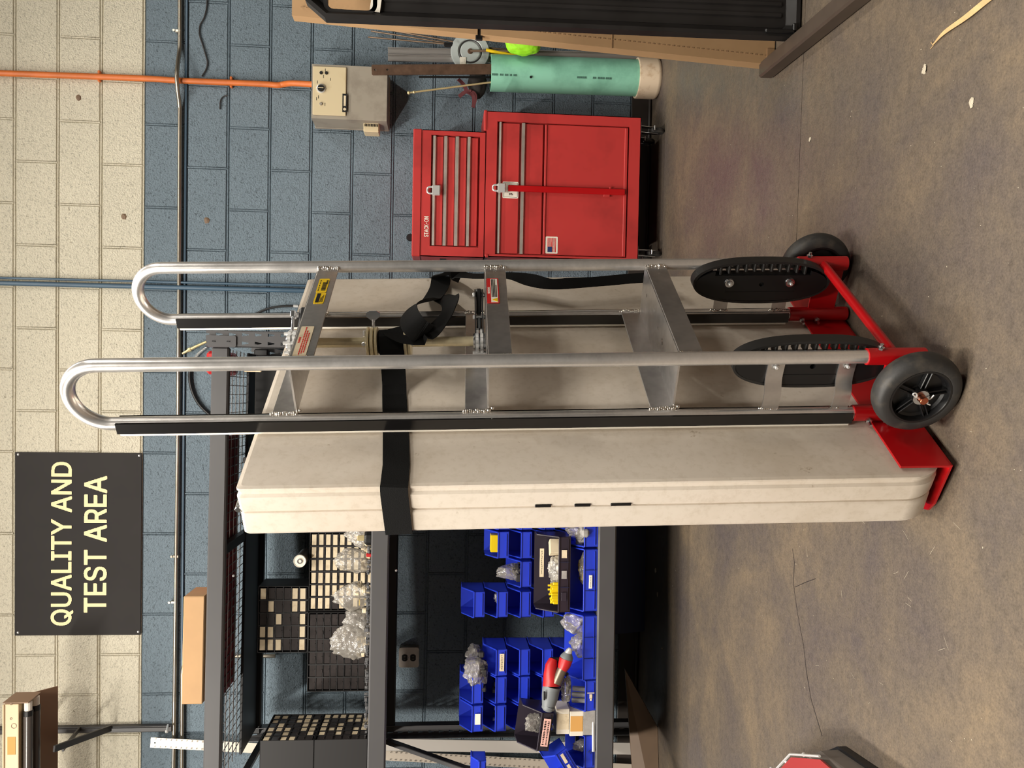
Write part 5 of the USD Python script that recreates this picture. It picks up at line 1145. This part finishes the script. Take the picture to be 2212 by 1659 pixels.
tY = 2.52
tr = thing('plastic_tray', 'very large black plastic tray with ribs standing on edge on a steel skid', 'tray', (1.0, tY, 0)); o = np.array([1.0, tY, 0])
T0, T1 = seg(672, 22, tY)-o, seg(1722, 78, tY)-o   # outer edge line (upper, lower)
zt1, zt0 = seg(660, 0, tY)[2], seg(1733, 60, tY)[2]
xl0, xl1 = (seg(690, 38, tY)-o)[0], (seg(1700, 80, tY)-o)[0]
zt0 = .006
out = Polygon([(xl1+.03, zt0), (xl1, zt0+.03), (xl0, zt1-.055), (xl0+.045, zt1), (.72, zt1), (.72, zt0)])
def inn(b): return Polygon([(xl1+.03+b*.4, zt0+b), (xl1+b, zt0+.03+b*.4), (xl0+b, zt1-.055-b*.4), (xl0+.045+b*.4, zt1-b), (.72-b, zt1-b), (.72-b, zt0+b)])
hole = sbox(*[0, 0, 0, 0]); hz0, hz1 = (seg(805, 10, tY)-o)[2], (seg(706, 10, tY)-o)[2]; hx0 = (seg(750, 17, tY)-o)[0]
hole = rrect(hx0, hz0, hx0+.25, hz1, .018)
EX = dict(ex=(1, 0, 0), ey=(0, 0, 1))
part(tr, 'tray_floor', G().ext(inn(.035).difference(hole), .006, (0, .03, 0), **EX), TRAY)
part(tr, 'rim', G().ext(out.difference(inn(.012)), .040, (0, .036, 0), **EX), TRAY)
wl_ = G(); P0, P1 = np.array(inn(.011).exterior.coords)[:-1], np.array(inn(.036).exterior.coords)[:-1]
V = np.vstack([np.column_stack([P0[:, 0], np.full(len(P0), -.003), P0[:, 1]]), np.column_stack([P1[:, 0], np.full(len(P1), .026), P1[:, 1]])]); n_ = len(P0)
V2 = V+[0, .005, 0]
F = [[k, (k+1) % n_, n_+(k+1) % n_, n_+k] for k in range(n_)]
part(tr, 'side_wall', G().add(V, F).add(V2, [f[::-1] for f in F]), TRAY)
for q, (va, dx) in enumerate(((0, .062), (0, .095), (0, .15), (0, .185), (0, .24), (0, .30))):
    part(tr, 'rib', G().hull([[xl1+dx+a, y, z] for z, in ((zt0+.05,),) for a, y in ((0, .026), (.004, .018), (.014, .018), (.018, .026))]+[[xl0+dx+a, y, hz0-.03] for a, y in ((0, .026), (.004, .018), (.014, .018), (.018, .026))]), TRAY)
hr = hole.difference(hole.buffer(-.008)); part(tr, 'hole_rim', G().ext(hole.buffer(.012).difference(hole), .018, (0, .03, 0), **EX), TRAY)
q = seg(812, 9, tY-.005)-o; part(tr, 'paper_tag', G().box(q+[.02, .018, 0], [.07, .002, .03], .0006, RY9(.12)), WPAP, label='white paper tag')
q = seg(1716, 60, tY-.01)-o; part(tr, 'corner_clip', G().box([xl1+.012, -.01, zt0+.06], [.012, .012, .10], .003).box([xl1+.022, -.01, zt0+.02], [.03, .012, .012], .003), BLKP)
# steel skid rail on the floor
a, b = np.array([.948, 2.74, .024]), np.array([.925, 1.55, .024])
one('skid_rail', bar(G(), a, b, .05, .048, (1, 0, 0)), SKID, 'square steel skid rail on the floor under the black tray', 'rail')
# ================================================================== FLOOR BITS
g = G(); P = [fl(2015, 97, .004), fl(2040, 70, .006), fl(2085, 38, .008), fl(2130, 2, .006), fl(2190, -45, .004)]
sw = thing('tape_strip', 'curled tan strip of tape lying on the floor near the skid rail', 'strip')
part(sw, 'strip', G().ribbon(catmull(P, 6), (.9, .3, .25), list(np.interp(np.linspace(0, 1, 25), [0, .25, .6, 1], [.002, .008, .012, .012])), .0015), TAN)
part(sw, 'frayed_end', G().tube([P[0]+[0, 0, -.002], P[0]+[-.004, .012, -.002]], .0008, 5).tube([P[0], P[0]+[.01, .01, -.001]], .0008, 5), TAN)
r = np.random.default_rng(77)
for k, (px, py, s, lab) in enumerate(((1998, 150, .010, 'pale chip on the floor nearest the tan tape strip'), (2100, 223, .009, 'pale chip on the floor at the very front right'), (1417, 1232, .012, 'pale chip on the floor in front of the rack, nearest the white table'), (1421, 1284, .010, 'small oval white chip on the floor in front of the rack'), (1431, 1401, .010, 'thin white sliver on the floor in front of the rack'), (1750, 301, .006, 'small white crumb on the floor between tool cabinet and far wheel'))):
    p = fl(px, py); m = trimesh.creation.icosphere(1, 1.0); v = np.asarray(m.vertices)*(1+.4*r.uniform(-1, 1, (42, 1)))
    one('floor_chip', G().add(v*[s*(.5 if k == 4 else 1), s*.9, s*.22]+p+[0, 0, s*.18], m.faces), PAPERG, lab, 'chip')
g = G()
for k in range(110):
    px, py = r.uniform(1420, 2212), r.uniform(0, 1659); p = fl(px, py); s = r.uniform(.0006, .0016)
    g.box(p+[0, 0, s*.4], [s*r.uniform(1, 3), s, s*.7], 0, rz(r.uniform(0, 3)))
one('floor_grit', g, PAPERG, 'fine pale grit scattered over the concrete floor', 'grit', kind='stuff')
g = G()
for k in range(26):
    px, py = r.uniform(1700, 2150), r.uniform(900, 1600); p = fl(px, py)+[0, 0, .0003]; a = r.uniform(0, 3.1); L = r.uniform(.006, .03); d = np.array([math.cos(a), math.sin(a), 0])
    g.ribbon([p-d*L/2, p+d*L/2], np.cross([0, 0, 1], d), .0005, .0002)
part(floor, 'scratches', g, PAPERG, kind='stuff')
# grey case at the lower left
kc = thing('tool_case', 'grey plastic tool case with a red recessed panel on the floor at the front left', 'case')
KB = [(-.99, 2.10), (-1.215, 2.44), (-1.55, 2.52), (-1.6, 1.5), (-.905, 1.5)]
kc_ = np.mean(KB, axis=0)
def kring(inset, z): return [np.r_[kc_+(np.array(p)-kc_)*(1-inset/np.linalg.norm(np.array(p)-kc_)), z] for p in KB]
part(kc, 'base', G().hull(kring(-.004, .003)+kring(-.004, .024)), BLKP)
part(kc, 'case_shell', G().hull(kring(.004, .022)+kring(.006, .07)+kring(.02, .10)), TGREY)
RB = [(-.985, 2.03), (-1.06, 2.20), (-1.21, 2.36), (-1.45, 2.38), (-1.45, 1.6), (-.945, 1.6)]
part(kc, 'red_panel', G().hull([np.r_[p, z] for p in RB for z in (.098, .104)]), REDC)
part(kc, 'panel_rib', G().tube([np.array([-1.02, 2.02, .106]), np.array([-1.10, 2.17, .106]), np.array([-1.22, 2.27, .106])], .004, 6), REDC)
part(kc, 'bright_edge', G().tube([np.array([p[0]+(kc_[0]-p[0])*-.03, p[1]+(kc_[1]-p[1])*-.03, .104]) for p in RB], .0035, 6), CHROME)
for p in ((-1.02, 2.13, .1), (-1.09, 2.24, .1), (-1.16, 2.34, .1)): part(kc, 'stud', G().ball(p, .006, 1), CHROME)
